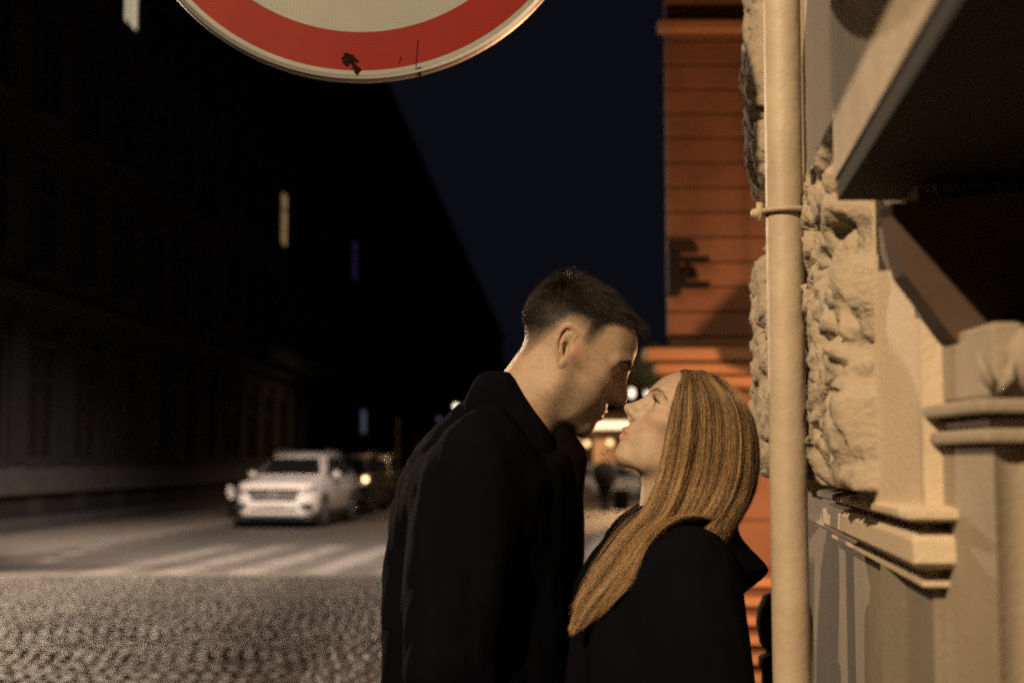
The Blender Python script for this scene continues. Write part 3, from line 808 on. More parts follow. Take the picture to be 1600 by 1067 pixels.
        MB().rbox((min(s*.55,s*.86),2.34,.88),(max(s*.55,s*.86),2.42,1.05),.02).build('tail_light', M_red_l, c)
    MB().add([(-.50,-2.452,.63),(.50,-2.452,.63),(.62,-2.452,.90),(-.62,-2.452,.90),(-.50,-2.40,.63),(.50,-2.40,.63),(.62,-2.40,.90),(-.62,-2.40,.90)],
             [(0,1,2,3),(5,4,7,6),(1,5,6,2),(4,0,3,7),(3,2,6,7),(4,5,1,0)]).build('grille', M_blackpl, c)
    for z in (.72, .79): MB().rbox((-.50,-2.466,z-.014),(.50,-2.4525,z+.014),.005).build('grille_bar', M_chrome, c)
    em = MB(); em.tube([(.085*math.cos(a),-2.478,.757+.085*math.sin(a)) for a in np.linspace(0, 6.283, 21)], .011, 6, False)
    for k in range(3):
        a = math.pi/2 + k*2*math.pi/3; em.tube([(0,-2.478,.757),(.08*math.cos(a),-2.478,.757+.08*math.sin(a))], [.02,.006], 6)
    em.build('emblem', M_chrome, c, True)
    MB().rbox((-.56,-2.45,.40),(.56,-2.38,.47),.015).build('lower_grille', M_blackpl, c)
    MB().rbox((-.62,-2.44,.30),(.62,-2.34,.37),.02).build('skid_strip', M_chrome, c)
    MB().rbox((-.26,-2.475,.52),(.26,-2.4525,.63),.006).build('number_plate', M_plate, c)
    MB().rbox((-.86,-2.30,.17),(.86,2.25,.29),.03).build('underbody', M_blackpl, c)
    if lit:
        for (x, y, z, r) in lit:
            MB().lathe([(0,-r),(r*.7,-r*.7),(r,0),(r*.7,r*.7),(0,r)], (x,y,z), 14).build('lit_lamp', M_amber_on, c, True)
    return c
suv = make_car(M_white, 'white off-road car parked at the kerb, facing the crossing', 'cars parked along the left kerb')
suv.location = (-5.17, 35.0, 0); suv.rotation_euler = (0, 0, -R(2.0)-R(4.2))
dk = make_car(M_black_p, 'black car parked right behind the white one with one lamp glowing', 'cars parked along the left kerb', lit=[(.94,-2.34,1.02,.085)])
dk.location = (-4.98, 43.6, 0); dk.rotation_euler = (0, 0, -R(4.5))
dk2 = make_car(M_black_p, 'farthest dark car in the kerbside row, beyond the black one', 'cars parked along the left kerb', lit=[(-.7,-2.42,.86,.055)])
dk2.location = (-4.95, 50.6, 0); dk2.rotation_euler = (0, 0, -R(3))
bc = make_car(M_blue_p, 'slate blue car standing sideways behind the distant walker', 'cars by the far shops')
bc.location = (4.3, 57.5, 0); bc.scale = (.95, .95, .80); bc.rotation_euler = (0, 0, R(86))

# kerb post with a pale oval reflector left of the white car
kp = empty('marker_post', P(362, 800, 36.0)); kp.location.z = .1
tag(kp, 'dark post with a pale tilted oval reflector left of the white car', 'post')
MB().lathe([(.09,0),(.09,.06),(.06,.08),(.055,1.0),(0,1.02)], n=14).build('post', M_iron, kp)
MB().add([(.09*math.cos(a)-.05*math.sin(a)*.6-.02, -.075, .66+.17*math.sin(a)) for a in np.linspace(0, 6.283, 19)[:-1]], [tuple(range(18))]).build('reflector', mat('reflector_white', (.8,.78,.72), .3), kp).modifiers.new('t','SOLIDIFY').thickness = .02

# ================================================================== far end of the street
fs = empty('shop_building', (1.0, 62, 0)); tag(fs, 'low orange lit shop building at the far end of the street between the two faces', 'shop building')
MB().box((.5, 0, .01),(12, 8, 5.6)).build('wall', M_ochre, fs)
MB().box((.3, -.3, 5.605),(12.2, 8, 5.9)).build('cornice', M_trim_dark, fs)
for x in (1.6, 3.0, 4.4, 5.8):
    w = MB(); w.box((x-.55,-.1,.5),(x-.45,0,2.5)).box((x+.45,-.1,.5),(x+.55,0,2.5)).box((x-.55,-.1,2.5),(x+.55,0,2.6)).box((x-.55,-.1,.4),(x+.55,0,.5))
    o = w.build('shop_window', M_frame, fs); MB().box((x-.449,-.03,.501),(x+.449,-.003,2.499)).build('pane', M_shop_glow, o)
MB().rbox((2.3,-.35,2.96),(4.2,-.1,3.28),.05).build('lit_sign', M_sign_lit, fs)
for x in (1.4, 2.9):
    window_part(fs, 0, 0, 1.0, 1.4, M_glass).matrix_basis = Matrix.Translation((x, -.001, 3.9)) @ Matrix.Rotation(-math.pi/2, 4, 'Z')
def globe_lamp(loc, h_, m, label, post_top, r=.2, elong=1.0):
    l = empty('street_lamp', (loc[0], loc[1], .0)); tag(l, label, 'street lamp', 'glowing lamps down the street')
    MB().lathe([(.10,0),(.10,.3),(.055,.36),(.045,post_top)], n=12).build('post', M_iron, l)
    e = elong
    MB().lathe([(0,post_top),(r*.5,post_top+r*.15*e),(r*.95,post_top+r*.7*e),(r,post_top+r*e),(r*.85,post_top+r*1.5*e),(r*.4,post_top+r*1.9*e),(0,post_top+r*2*e)], n=16).build('globe', m, l, True)
    return l
a = P(987, 614, 58); globe_lamp(a, 0, M_lamp_white, 'left one of two pale lamps glowing beside his nose tip', a.z-.2, .135, 1.5)
a = P(1012, 613, 58); globe_lamp(a, 0, M_lamp_white, 'right one of two pale lamps, just above her brow', a.z-.19, .13, 1.45)
a = P(917, 693, 60); globe_lamp(a, 0, M_lamp_amber, 'amber lamp glowing just below his chin', a.z-.13, .13)
a = P(953, 691, 60); globe_lamp(a, 0, M_lamp_amber, 'amber lamp glowing at her chin, above the walker', a.z-.13, .13)
a = P(713, 635, 70); globe_lamp(a, 0, M_lamp_dim, 'upper lamp half hidden by the slope of his shoulder', a.z-.13, .13)
a = P(686, 655, 74); globe_lamp(a, 0, M_lit_pale, 'lower dimmer lamp half hidden by the slope of his shoulder', a.z-.13, .13)

ce = empty('tower_house', (-.9, 118, 0)); tag(ce, 'low dim brownish house far away behind the nape of his neck', 'house')
MB().box((.35,0,.01),(3.6,10,9.5)).build('wall', mat('brown_facade', (.10,.05,.035), .9, var=.3, scale=.7), ce)
MB().box((.2,-.4,9.503),(3.8,10,9.9)).build('cornice', M_trim_dark, ce)
for zf in (2.4, 6.2):
    for x in (1.2, 2.6):
        window_part(ce, 0, 0, 1.15, 2.05, M_glass).matrix_basis = Matrix.Translation((x, -.001, zf)) @ Matrix.Rotation(-math.pi/2, 4, 'Z')

# round-crowned tree
M_leaf = mat('dark_leaf', (.045, .055, .03), .7)
M_bark = mat('bark', (.06, .045, .035), .9)
tc_ = P(1022, 572, 50)
tr = empty('round_tree', (tc_.x, 50, 0)); tag(tr, 'dark round-crowned tree standing between his forehead and the orange house', 'tree')
tk = MB().tube([(0,0,0),(.03,.02,1.5),(.0,0,tc_.z-.5)], [.12,.09,.07], 10)
for k in range(7):
    a = k*.9; tk.tube([(0,0,tc_.z-.9+.06*k),(.45*math.cos(a),.45*math.sin(a),tc_.z-.3+.12*k)], [.045,.015], 6)
tk.build('trunk', M_bark, tr)
N = 5200; d = rng.normal(size=(N,3)); d /= np.linalg.norm(d, axis=1, keepdims=True)
rad = .98*rng.uniform(.25, 1, N)**.45
lump = np.array([1+.22*mnoise.noise(Vector(q)*1.7) for q in d]); ctr = d*(rad*lump)[:, None]*np.array([1,1,.9]) + np.array([0,0,tc_.z])
t1 = rng.normal(size=(N,3)); t1 /= np.linalg.norm(t1,axis=1,keepdims=True); t2 = np.cross(t1, d); t2 /= np.linalg.norm(t2,axis=1,keepdims=True)
sz = rng.uniform(.05,.1,N)[:,None]
Vq = np.stack([ctr-t1*sz, ctr-t2*sz*.5, ctr+t1*sz, ctr+t2*sz*.5], 1).reshape(-1,3)
mesh_np('crown', Vq, np.arange(4*N).reshape(-1,4), M_leaf, tr, False)

# ================================================================== the couple
def head_field(M, neck_w, female=False, ear_side=0, h=.155, lo=(-12.5,-10.5,-19), hi=(13.8,10.5,13.5)):
    """head in its own frame, centimetres: x forward, z up, origin between the ear openings"""
    F = Field(lo, hi, h)
    fm = female
    if not fm: F.ell((-.4,0,4.4),(8.7,7.35,7.1),.5)
    else: F.ell((-.3,0,3.0),(8.5,7.1,6.6),.5)
    F.ell((2.5,0,5.0 if not fm else 3.9),(7.15 if not fm else 6.35,6.1,5.1),1.5)
    F.ell((3.5,0,1.5),(5.8 if not fm else 5.55,6.1,5.6),2.0)
    F.ell((4.4,0,-3.0),(4.7,4.7,5.0),2.0)
    jw = 1.0 if not fm else .86
    for s in (-1,1):
        F.cap([(.8,s*4.7*jw,-6.0+.4*fm),(4.6,s*3.6*jw,-7.7+.4*fm),(7.2,s*1.3*jw,-8.4+.35*fm)],[1.55,1.55,1.5],1.8)
        F.cap([(.3,s*5.5*jw,-.5),(.7,s*4.9*jw,-6.0+.4*fm)],1.5,2.0)
        F.ell((3.8,s*2.9,-4.0),(3.6,2.25,3.8),2.6)
        F.ell((5.8,s*4.0,-.9),(2.2,1.6,1.5),1.6)
        F.cap([(5.6,s*5.0,-.5),(.8,s*6.5,.2)],.8,1.6)
    F.ell((7.75 if not fm else 7.5,0,-8.45+.35*fm),(1.75,1.9,1.6) if not fm else (1.6,1.5,1.45),1.5)
    F.ell((6.7,0,-5.2),(3.1,2.6,2.5),1.4)
    F.ell((4.0,0,-8.2),(4.0,3.0,1.0),1.5)
    # neck
    Mi = M.inverted(); nk = [(Mi @ Vector(p), r) for p, r in neck_w]
    F.cap([tuple(p) for p, r in nk],[r for p, r in nk],2.0)
    # brow and sockets
    br = (.95, 8.85) if not fm else (.7, 8.25)
    for s in (-1,1):
        F.cap([(br[1],s*.9,3.0),(br[1]-.4,s*2.8,3.35),(br[1]-1.9,s*4.7,2.6)],[br[0],br[0],br[0]*.8],1.2)
        F.ell((9.0 if not fm else 9.15,s*3.2,1.05),(1.9 if not fm else 1.55,1.85,1.45 if not fm else 1.35),.9,'s')
        F.ell((8.9,s*1.6,.9),(.8,.75,1.2),.7,'s')
        F.ell((5.2,s*7.4,4.2),(2.8,1.0,2.8),1.6,'s')
    # nose
    F.cap([(7.9,0,1.9),(8.6,0,.2),(9.7,0,-1.9)],[.9,1.0,1.0],.8)
    for s in (-1,1): F.cap([(7.9,s*.75,.9),(8.5,s*.95,-.6),(9.0,s*1.15,-2.0)],[.55,.65,.7],.9)
    if not fm:
        F.cap([(9.0,0,2.5),(9.75,0,.9),(10.75,0,-1.0),(11.0,0,-1.75)],[.75,.70,.78,.85],.8)
        F.ell((10.95,0,-1.85),(.80,.82,.74),.5)
        for s in (-1,1): F.ell((9.85,s*1.18,-2.25),(1.0,.55,.72),.8)
        F.cap([(11.1,0,-2.45),(9.7,0,-3.15)],[.42,.5],.4)
        for s in (-1,1): F.ell((10.4,s*.66,-2.98),(.50,.25,.30),.2,'s')
    else:
        F.cap([(8.45,0,2.2),(9.25,0,.8),(10.45,0,-.85),(11.0,0,-1.45)],[.62,.58,.64,.70],.8)
        F.ell((10.95,0,-1.55),(.74,.76,.66),.4)
        for s in (-1,1): F.ell((9.75,s*.98,-1.95),(.95,.50,.62),.8)
        F.cap([(10.8,0,-2.1),(9.6,0,-2.95)],[.34,.45],.4)
        for s in (-1,1): F.ell((10.2,s*.58,-2.58),(.46,.22,.28),.2,'s')
    # mouth
    lx = -.42 if not fm else -.30; f_ = .82 if not fm else .92
    F.cap([(10.0+lx,0,-4.75),(9.65+lx,s and 1.2,-4.98),(8.4,2.45,-5.3)],[.50*f_,.46*f_,.2],.35)
    F.cap([(10.0+lx,0,-4.75),(9.65+lx,-1.2,-4.98),(8.4,-2.45,-5.3)],[.50*f_,.46*f_,.2],.35)
    F.cap([(9.75+lx,0,-5.95),(9.4+lx,1.1,-5.9),(8.4,2.3,-5.5)],[.56*f_,.46*f_,.18],.4)
    F.cap([(9.75+lx,0,-5.95),(9.4+lx,-1.1,-5.9),(8.4,-2.3,-5.5)],[.56*f_,.46*f_,.18],.4)
    F.cap([(10.75,-.0,-5.34),(10.15,1.25,-5.38),(8.6,2.55,-5.45)],.10,.22,'s')
    F.cap([(10.75,-.0,-5.34),(10.15,-1.25,-5.38),(8.6,-2.55,-5.45)],.10,.22,'s')
    F.ell((10.25,0,-3.85),(.35,.28,.6),.35,'s')
    # eyelids round the ball, with the slit
    for s in (-1,1):
        F.ell((7.15 if fm else 6.95,s*3.15,1.05),(1.42,1.5,1.34),.35)
        if not fm:
            F.ell((8.5,s*3.2,.9),(.9,1.25,.30),.2,'s')
            F.cap([(8.2,s*1.75,1.75),(8.45,s*3.0,1.95),(7.7,s*4.5,1.55)],.18,.3)
        else:
            F.ell((8.6,s*3.25,1.0),(.95,1.3,.40),.2,'s')
            F.cap([(8.2,s*1.75,1.7),(8.55,s*3.1,1.98),(7.7,s*4.6,1.5)],.15,.25)
    # ears
    def ear(s):
        c, q = math.cos(R(27)), math.sin(R(27))
        def E(a, b, out=0.0):
            x = a*c - b*q; z = a*q + b*c
            return (x, s*(6.55 + .14*max(0, .9-a) + out), z)
        F.cap([E(.3,.6,-.5),E(-.2,2.2,-.5),E(-.9,1.6,-.45),E(-1.0,-.4,-.5),E(-.8,-1.6,-.4)],[.75,1.0,1.0,.75,.5],.5)
        F.ell(E(-.62,.35,.55),(.72,.85,1.15),.25,'s')
        F.cap([E(.15,1.05,.15),E(.75,1.75,.3),E(1.05,2.6,.35),E(.75,3.35,.4),E(.05,3.8,.45),E(-.85,3.65,.4),E(-1.45,2.9,.35),E(-1.75,1.6,.25),E(-1.75,.1,.1),E(-1.55,-1.2,0)],[.22,.26,.29,.31,.32,.32,.31,.30,.28,.3],.14)
        F.cap([E(-.15,2.45,.22),E(-.85,2.1,.30),E(-1.22,1.2,.34),E(-1.2,.1,.28),E(-.95,-.7,.18)],[.24,.27,.28,.27,.25],.15)
        F.cap([E(.1,3.1,.35),E(-.85,2.9,.45),E(-1.45,1.7,.4),E(-1.5,.4,.3)],.14,.2,'s')
        F.cap([E(.28,.55,.12),E(.18,-.25,.15),E(-.02,-.75,.1)],[.25,.36,.22],.25)
        F.ell(E(-.95,-1.75,.02),(.62,.42,.85),.35)
        F.ell(E(-.42,.0,.75),(.36,.7,.75),.2,'s')
    if ear_side is not None:
        for s in ((-1,1) if ear_side == 0 else (ear_side,)): ear(s)
    return F
def in_frame(M, V): # head-frame cm -> world
    A = np.array(M); return V @ A[:3,:3].T + A[:3,3]

def noise_np(V, sc_, seed=0):
    return np.array([mnoise.noise(Vector((p[0]*sc_+seed, p[1]*sc_, p[2]*sc_))) for p in V])
M_skin = mat('skin', (1,1,1), .46, var=.24, scale=170, bump=.22, bscale=560, attr='tint', sss=.05, spec=.35)
M_eye = mat('eye', (1,1,1), .08, attr='tint', spec=.6)
def eyes(M, parent, loc, gaze, iris, ex=7.12):
    for s in (-1,1):
        v = []; f = []; t = []; n = 24
        ctr = np.array((ex, s*3.15, 1.05)); g = Vector(gaze).normalized(); q = g.to_track_quat('X','Z').to_matrix()
        for i in range(17):
            a = math.pi*i/16
            for k in range(n):
                b = 6.2832*k/n
                p = q @ Vector((math.cos(a), math.sin(a)*math.cos(b), math.sin(a)*math.sin(b)))
                rr = 1.22 + (.05 if a < .5 else 0)*math.cos(a*3.1)
                v.append(ctr + np.array(p)*rr)
                t.append((.01,.01,.01) if a < .18 else (iris if a < .5 else (.36,.33,.30)))
        for i in range(16):
            for k in range(n): f.append((i*n+k, (i+1)*n+k, (i+1)*n+(k+1)%n, i*n+(k+1)%n))
        V = in_frame(M, np.array(v)) - np.array(loc)
        mesh_np('eye', V, np.array(f), M_eye, parent, True, np.array(t))

# ------------------------------------------------------------------ the man
YM = 2.24
o_m = P(887, 549, YM-.07); o_m.y = YM
man_loc = Vector((o_m.x-.02, YM, .06))
man = empty('person', man_loc); tag(man, 'short haired young man in a dark coat bending his face down to the woman', 'person')
S_m = .01
MM = Matrix.Translation(o_m) @ Matrix.Rotation(R(1.5), 4, 'Z') @ Matrix.Rotation(R(29), 4, 'Y') @ Matrix.Scale(S_m, 4)
neck_m = [(P(874,556,YM), 5.6), (P(828,630,YM), 6.3), (P(776,712,YM), 6.9), (P(750,790,YM), 8.5)]
Fm = head_field(MM, neck_m, False, 0, h=.15, lo=(-17,-10,-24))
V, Q = Fm.mesh(); V = relax(V, Q, 1, .4)
def hair_zone_m(x, y, z):
    """0 outside, up to 1 well inside the hair; z height over the lower edge"""
    zb = np.where(x > .8, 1.6 + np.clip(1.4-x, 0, 1)*1.5, np.where(x > -2.6, 4.0-.25*np.abs(x+.8), np.clip(3.55 + (x+2.6)*2.7, -4.3, 4)))
    xf = np.where(z < 8.0, 3.1 + (z-1.6)*.13 + .5*np.clip(z-6, 0, 2), 5.3 + (z-8)*1.6)
    xf = np.minimum(xf, 7.9) - .10*(np.abs(y) < 0)
    return z - zb, xf - x
x, y, z = V.T
dz, dx = hair_zone_m(x, y, z)
def fade_q(x, z, dz):
    zd = 7.5 + .40*x - 1.0*np.clip(-x-6.4, 0, 9); zb_ = z-dz
    return np.clip(dz/np.maximum(zd-zb_, 1.0), 0, 1.6)
fade = np.clip(fade_q(x, z, dz), 0, 1)*np.clip(dx/1.5, 0, 1)
fade = np.where(np.abs(y) > 8.1, 0, fade) * (1-np.clip((np.abs(y)-7.4)/.4, 0, 1)*(z < 5))
skin = np.array([.46,.335,.245])
T = np.tile(skin, (len(V),1))
mott = noise_np(V, .55, 3)*.07 + noise_np(V, 2.2, 9)*.04 + noise_np(V, 6, 4)*.025
T *= (1+mott)[:,None]
# beard shadow, redder cheeks and ears, lips
bm = np.clip((-2.6-z+(x-4)*.10)/2.0,0,1)*np.clip((z+11.2)/1.5,0,1)*np.clip((x-.6)/1.6,0,1)*(1-np.clip((9.6-z*0-x)/-.4,0,1)*0)
T *= 1-(.30*bm)[:,None]*np.array([1,.92,.82]) * (1+.5*noise_np(V, 5, 4))[:,None]
earm = np.clip((np.abs(y)-7.0)/.5,0,1)*(z<4.6)*(x<2); T *= 1-earm[:,None]*np.array([.02,.16,.18])
lip = np.exp(-(((z+5.35)/.75)**2))*np.clip((x-8.8)/.8,0,1); T = T*(1-lip[:,None]) + lip[:,None]*np.array([.36,.20,.155])
# freckles and spots
for k in range(170):
    c = np.array([rng.uniform(-1.5,8.5), -rng.uniform(3.6,6.6), rng.uniform(-11,2)]); 
    w = np.exp(-((V-c)**2).sum(1)/(rng.uniform(.06,.13)**2)); T *= 1-(w*rng.uniform(.2,.5))[:,None]*np.array([.7,1,1])
stub = np.array([.070,.060,.052])
fz = fade*(1+.25*noise_np(V, 3.5, 6)+.15*noise_np(V, 9, 1)); ff = np.clip(fz*1.3+.20*np.clip(fade*9,0,1),0,1)[:,None]; T = T*(1-ff) + (np.array([.12,.105,.092])*(1-ff) + np.array([.022,.018,.015])*ff)*ff
Vw = in_frame(MM, V) - np.array(man_loc)
head_m = mesh_np('body', Vw, Q, M_skin, man, True, T)
eyes(MM, man, man_loc, (1,0,-.35), (.10,.07,.04), 6.92)
# hair: sample roots on the scalp
def sample(V, Q, w, n):
    a = np.linalg.norm(np.cross(V[Q[:,2]]-V[Q[:,0]], V[Q[:,3]]-V[Q[:,1]]), axis=1)*w[Q].mean(1)
    f = rng.choice(len(Q), n, p=a/a.sum()); u, v = rng.uniform(size=(2,n))
    q = Q[f]; B = np.stack([(1-u)*(1-v), u*(1-v), u*v, (1-u)*v],1)
    return (V[q]*B[:,:,None]).sum(1), q, B
N_m = vert_normals(V, Q)
wgt = np.clip(fade_q(x,z,dz)*1.15+.04,0,1)**1.5*np.clip(dz/.4,0,1)*np.clip((dx+.25*noise_np(V,2.6,11))/1.2,0,1)*(np.abs(y) < 8.0)*(1-((np.abs(y) > 7.45) & (z < 5)))
def grow(root, nrm, L, flow, lift, steps, droop, wob):
    n = len(root); pts = np.zeros((n, steps, 3)); p = root.copy(); d = nrm*lift[:,None] + flow
    d /= np.linalg.norm(d,axis=1,keepdims=True); st = L/(steps-1)
    pts[:,0] = p - nrm*.04
    for i in range(1, steps):
        p = p + d*st[:,None]; pts[:,i] = p
        d = d + flow*.30 - nrm*(droop*.22)[:,None] + rng.normal(0, wob, (n,3)); d /= np.linalg.norm(d,axis=1,keepdims=True)
    return pts
n1 = 46000
r, q, B = sample(V, Q, wgt, n1)
nr = (N_m[q]*B[:,:,None]).sum(1); nr /= np.linalg.norm(nr,axis=1,keepdims=True)
rx, ry, rz = r.T; hz, hx = hair_zone_m(rx, ry, rz)
top = np.clip((rz - (6.6 - .12*np.clip(-rx,0,9)))/3.0, 0, 1)
fq = fade_q(rx, rz, hz); L = .06 + .55*np.clip(fq,0,1)**2 + 1.0*np.clip(fq-.8,0,.6)/.6 + 1.5*top**1.3*(.55+.75*rng.uniform(size=n1)); L *= np.clip(hx/.7,.35,1)*.3+.7; L *= 1+.45*np.clip((rx-4.5)/2.5,0,1)*top
crown = np.clip((-rx-3.5)/4,0,1); L *= 1-.45*crown*top
tp = top[:,None]
flow = (1-tp)*np.stack([.05-.25*np.clip(-rx/6,0,1), 0*rx, -.85+0*rx],1) + tp*np.stack([.95-1.5*crown, .10*ry/4, -.15-.35*crown],1)
flow -= nr*(flow*nr).sum(1)[:,None]
nz = lambda o, f: np.array([mnoise.noise(Vector(p)*f+Vector((o,o,o))) for p in r])
fr_ = np.clip((rx-2.5)/3.5,0,1)*top; L = L*(1+.35*fr_)
flow += np.stack([nz(0,1.1)*.45, nz(5,1.0)*.75, nz(9,1.1)*.35],1)*top[:,None]
pts = grow(r, nr, L, flow*.85, .30+.12*top+.25*top*rng.uniform(size=n1)**3+.55*fr_+.25*nz(3,1.6)*top, 7, .45+.75*top*np.clip((rx-3)/4,0,1), .085)
W_ = in_frame(MM, pts.reshape(-1,3)).reshape(pts.shape) - np.array(man_loc)
rad = np.linspace(1,.35,7)[None,:]*np.where(L > 1.2, .000058, .000042)[:,None]
M_hair_m = hair_mat('dark_brown_hair', (.018,.0125,.009), .42, .65, .8)
strands('hair', W_, rad, M_hair_m, man)
# eyebrows rooted on the skin along the brow ridge
def brow(M, parent, loc, V, Q, N, side, curve, n, L, hm, rad0, half=.32):
    c = np.array(curve, float); yy_ = V[:,1]*side; zc = np.interp(yy_, c[:,0], c[:,1]); th = np.interp(yy_, c[:,0], c[:,2])
    w = np.exp(-((V[:,2]-zc)/(half*th))**2)*(yy_ > c[0,0])*(yy_ < c[-1,0])*(V[:,0] > 4)
    r, q, B = sample(V, Q, w, n); nr = (N[q]*B[:,:,None]).sum(1); nr /= np.linalg.norm(nr,axis=1,keepdims=True)
    sl = np.interp(r[:,1]*side, c[:,0], np.gradient(c[:,1], c[:,0]))
    t = np.stack([np.full(n,-.1), side*np.ones(n), sl+.35*np.exp(-(r[:,1]*side-c[0,0]))],1) + rng.normal(0,.16,(n,3)); t -= nr*(t*nr).sum(1)[:,None]; t /= np.linalg.norm(t,axis=1,keepdims=True)
    k = np.linspace(0,1,5)[None,:,None]; l_ = (L*rng.uniform(.6,1.1,n))[:,None,None]
    p = r[:,None,:] + t[:,None,:]*k*l_ + nr[:,None,:]*(.28*k*(1-k*.75))*l_
    W = in_frame(M, p.reshape(-1,3)).reshape(p.shape) - np.array(loc)
    return strands('eyebrow', W, np.tile(np.linspace(1,.3,5)*rad0,(n,1)), hm, parent)
for s in (-1,1):
    brow(MM, man, man_loc, V, Q, N_m, s, [(.9,2.75,.9),(2.2,3.15,1.1),(3.6,3.35,.95),(5.2,2.6,.4)], 620, .85, M_hair_m, .00007, .36)

# short stubble on jaw, chin and lip
wst = np.clip((-2.2-z+(x-4)*.10)/1.6,0,1)*np.clip((z+11.5)/1.5,0,1)*np.clip((x-1.0)/1.4,0,1)*(1-lip)
r_, q_, B_ = sample(V, Q, wst, 7000); nr_ = (N_m[q_]*B_[:,:,None]).sum(1); nr_ /= np.linalg.norm(nr_,axis=1,keepdims=True)
d_ = nr_*.7 + np.array([.15,0,-.6]) + rng.normal(0,.25,r_.shape); kk = np.linspace(0,1,3)[None,:,None]
ps = r_[:,None,:] + d_[:,None,:]*kk*(.13*rng.uniform(.5,1.2,len(r_)))[:,None,None]
strands('stubble', in_frame(MM, ps.reshape(-1,3)).reshape(ps.shape)-np.array(man_loc), np.tile(np.array([1,.8,.4])*.00004,(len(r_),1)), M_hair_m, man)

# clothes cut from side outlines given real depth
def poly_dist(pts, X, Z):
    """signed distance to a closed outline, positive inside"""
    P_ = np.array(pts); n = len(P_); best = np.full(X.shape, 9e9); ins = np.zeros(X.shape, bool)
    for i in range(n):
        a = P_[i]; b = P_[(i+1) % n]; ab = b-a; L2 = (ab**2).sum()
        t = np.clip(((X-a[0])*ab[0]+(Z-a[1])*ab[1])/L2,0,1)
        best = np.minimum(best, (X-a[0]-t*ab[0])**2+(Z-a[1]-t*ab[1])**2)
        c = ((a[1] > Z) != (b[1] > Z)) & (X < (b[0]-a[0])*(Z-a[1])/(b[1]-a[1]+1e-12)+a[0]); ins ^= c
    d = np.sqrt(best); return np.where(ins, d, -d)
def chaikin(p, it=2):
    p = np.array(p, float)
    for _ in range(it):
        q = np.roll(p,-1,0); p = np.stack([.75*p+.25*q,.25*p+.75*q],1).reshape(-1,2)
    return p
def outline(pix, Y, smooth=2):
    pts = [(P(a,b,Y).x, P(a,b,Y).z) for a, b in pix]; return chaikin(pts, smooth) if smooth else np.array(pts)
def inflate(F, poly, yc, W, Rr, k=.02, mode='round', rnd=.02):
    X, Z = np.meshgrid(F.ax[0], F.ax[2], indexing='ij'); D = poly_dist(poly, X, Z)[:,None,:]; Yv = np.abs(F.ax[1]-yc)[None,:,None]
    if mode == 'round':
        t = W*np.sqrt(np.maximum(1-(1-np.clip(D/Rr,0,1))**2,0)); d = np.where(D > 0, (Yv-t)*.7, np.sqrt(D**2+Yv**2*.5))
        d = np.where(D > 0, np.maximum(d, -D), d)
    else: d = smax(np.broadcast_to(-D, F.f.shape), np.broadcast_to(Yv-W, F.f.shape), rnd)
    F.f = smin(F.f, d.astype(np.float32), k) if k > 0 else np.minimum(F.f, d.astype(np.float32))
M_coat = mat('black_wool_coat', (.0036,.0042,.0076), .95, bump=.25, bscale=900, var=.3, scale=9, spec=.03)
M_lining = mat('dark_lining', (.0052,.0032,.003), .95, spec=.05, var=.5, scale=26, bump=.2, bscale=900)
M_coat_w = mat('black_hooded_coat', (.0036,.0042,.0076), .95, bump=.2, bscale=900, var=.3, scale=8, spec=.04)
M_trous = mat('dark_trousers', (.012,.012,.016), .9)
M_shoe = mat('black_leather', (.012,.011,.011), .45)
def cloth(F, name, m, parent, loc, amp, seed, sc_=7, rel=2):
    V, Q = F.mesh(); V = relax(V, Q, rel); N = vert_normals(V, Q)
    n = np.array([mnoise.fractal(Vector((p[0]*sc_*1.5+seed, p[1]*sc_*1.5, p[2]*sc_*.55+p[0]*3)), .9, 2.0, 3) for p in V])
    V = V + N*(n*amp)[:,None]
    return mesh_np(name, V-np.array(loc), Q, m, parent)
YB = YM+.02
man_out = outline([(722,622),(748,606),(800,610),(850,690),(868,690),(895,700),(906,735),(908,800),(910,870),(904,950),(900,1067),(905,1250),(915,1560),(600,1560),(598,1250),(601,1067),(603,950),(605,860),(611,790),(628,730),(660,683),(698,645)], YB)
Fc = Field((man_out[:,0].min()-.03, YB-.30, .62),(man_out[:,0].max()+.03, YB+.30, 1.66), .0085)
inflate(Fc, man_out, YB, .205, .17, 0)
for s in (-1,1):
    sh = P(745,742,YB); el = P(712,1010,YB); wr = P(800,1190,YB)
    Fc.cap([(sh.x, YB+s*.135, sh.z),(el.x, YB+s*.225, el.z),(wr.x, YB+s*.16, wr.z)],[.078,.066,.056],.05)
cloth(Fc, 'coat', M_coat, man, man_loc, .013, 1.3)
col_out = outline([(722,640),(737,606),(749,588),(768,583),(797,584),(803,596),(826,632),(852,668),(862,684),(866,716),(820,760),(740,720)], YM, 1)
Fk = Field((col_out[:,0].min()-.02, YM-.12, col_out[:,1].min()-.02),(col_out[:,0].max()+.02, YM+.12, col_out[:,1].max()+.02), .0042)
inflate(Fk, col_out, YM, .083, .1, 0, 'flat', .028)
cloth(Fk, 'collar', M_coat, man, man_loc, .0015, 4.1, 14, 1)
lap = outline([(858,690),(866,672),(878,664),(890,668),(904,690),(917,712),(913,735),(909,775),(912,830),(911,885),(896,905),(880,880),(862,770)], YM, 1)
Fl = Field((lap[:,0].min()-.02, YM-.09, lap[:,1].min()-.02),(lap[:,0].max()+.02, YM+.09, lap[:,1].max()+.02), .0042)
inflate(Fl, lap, YM, .06, .1, 0, 'flat', .03)
cloth(Fl, 'lapel', M_lining, man, man_loc, .0025, 2.2, 16, 1)
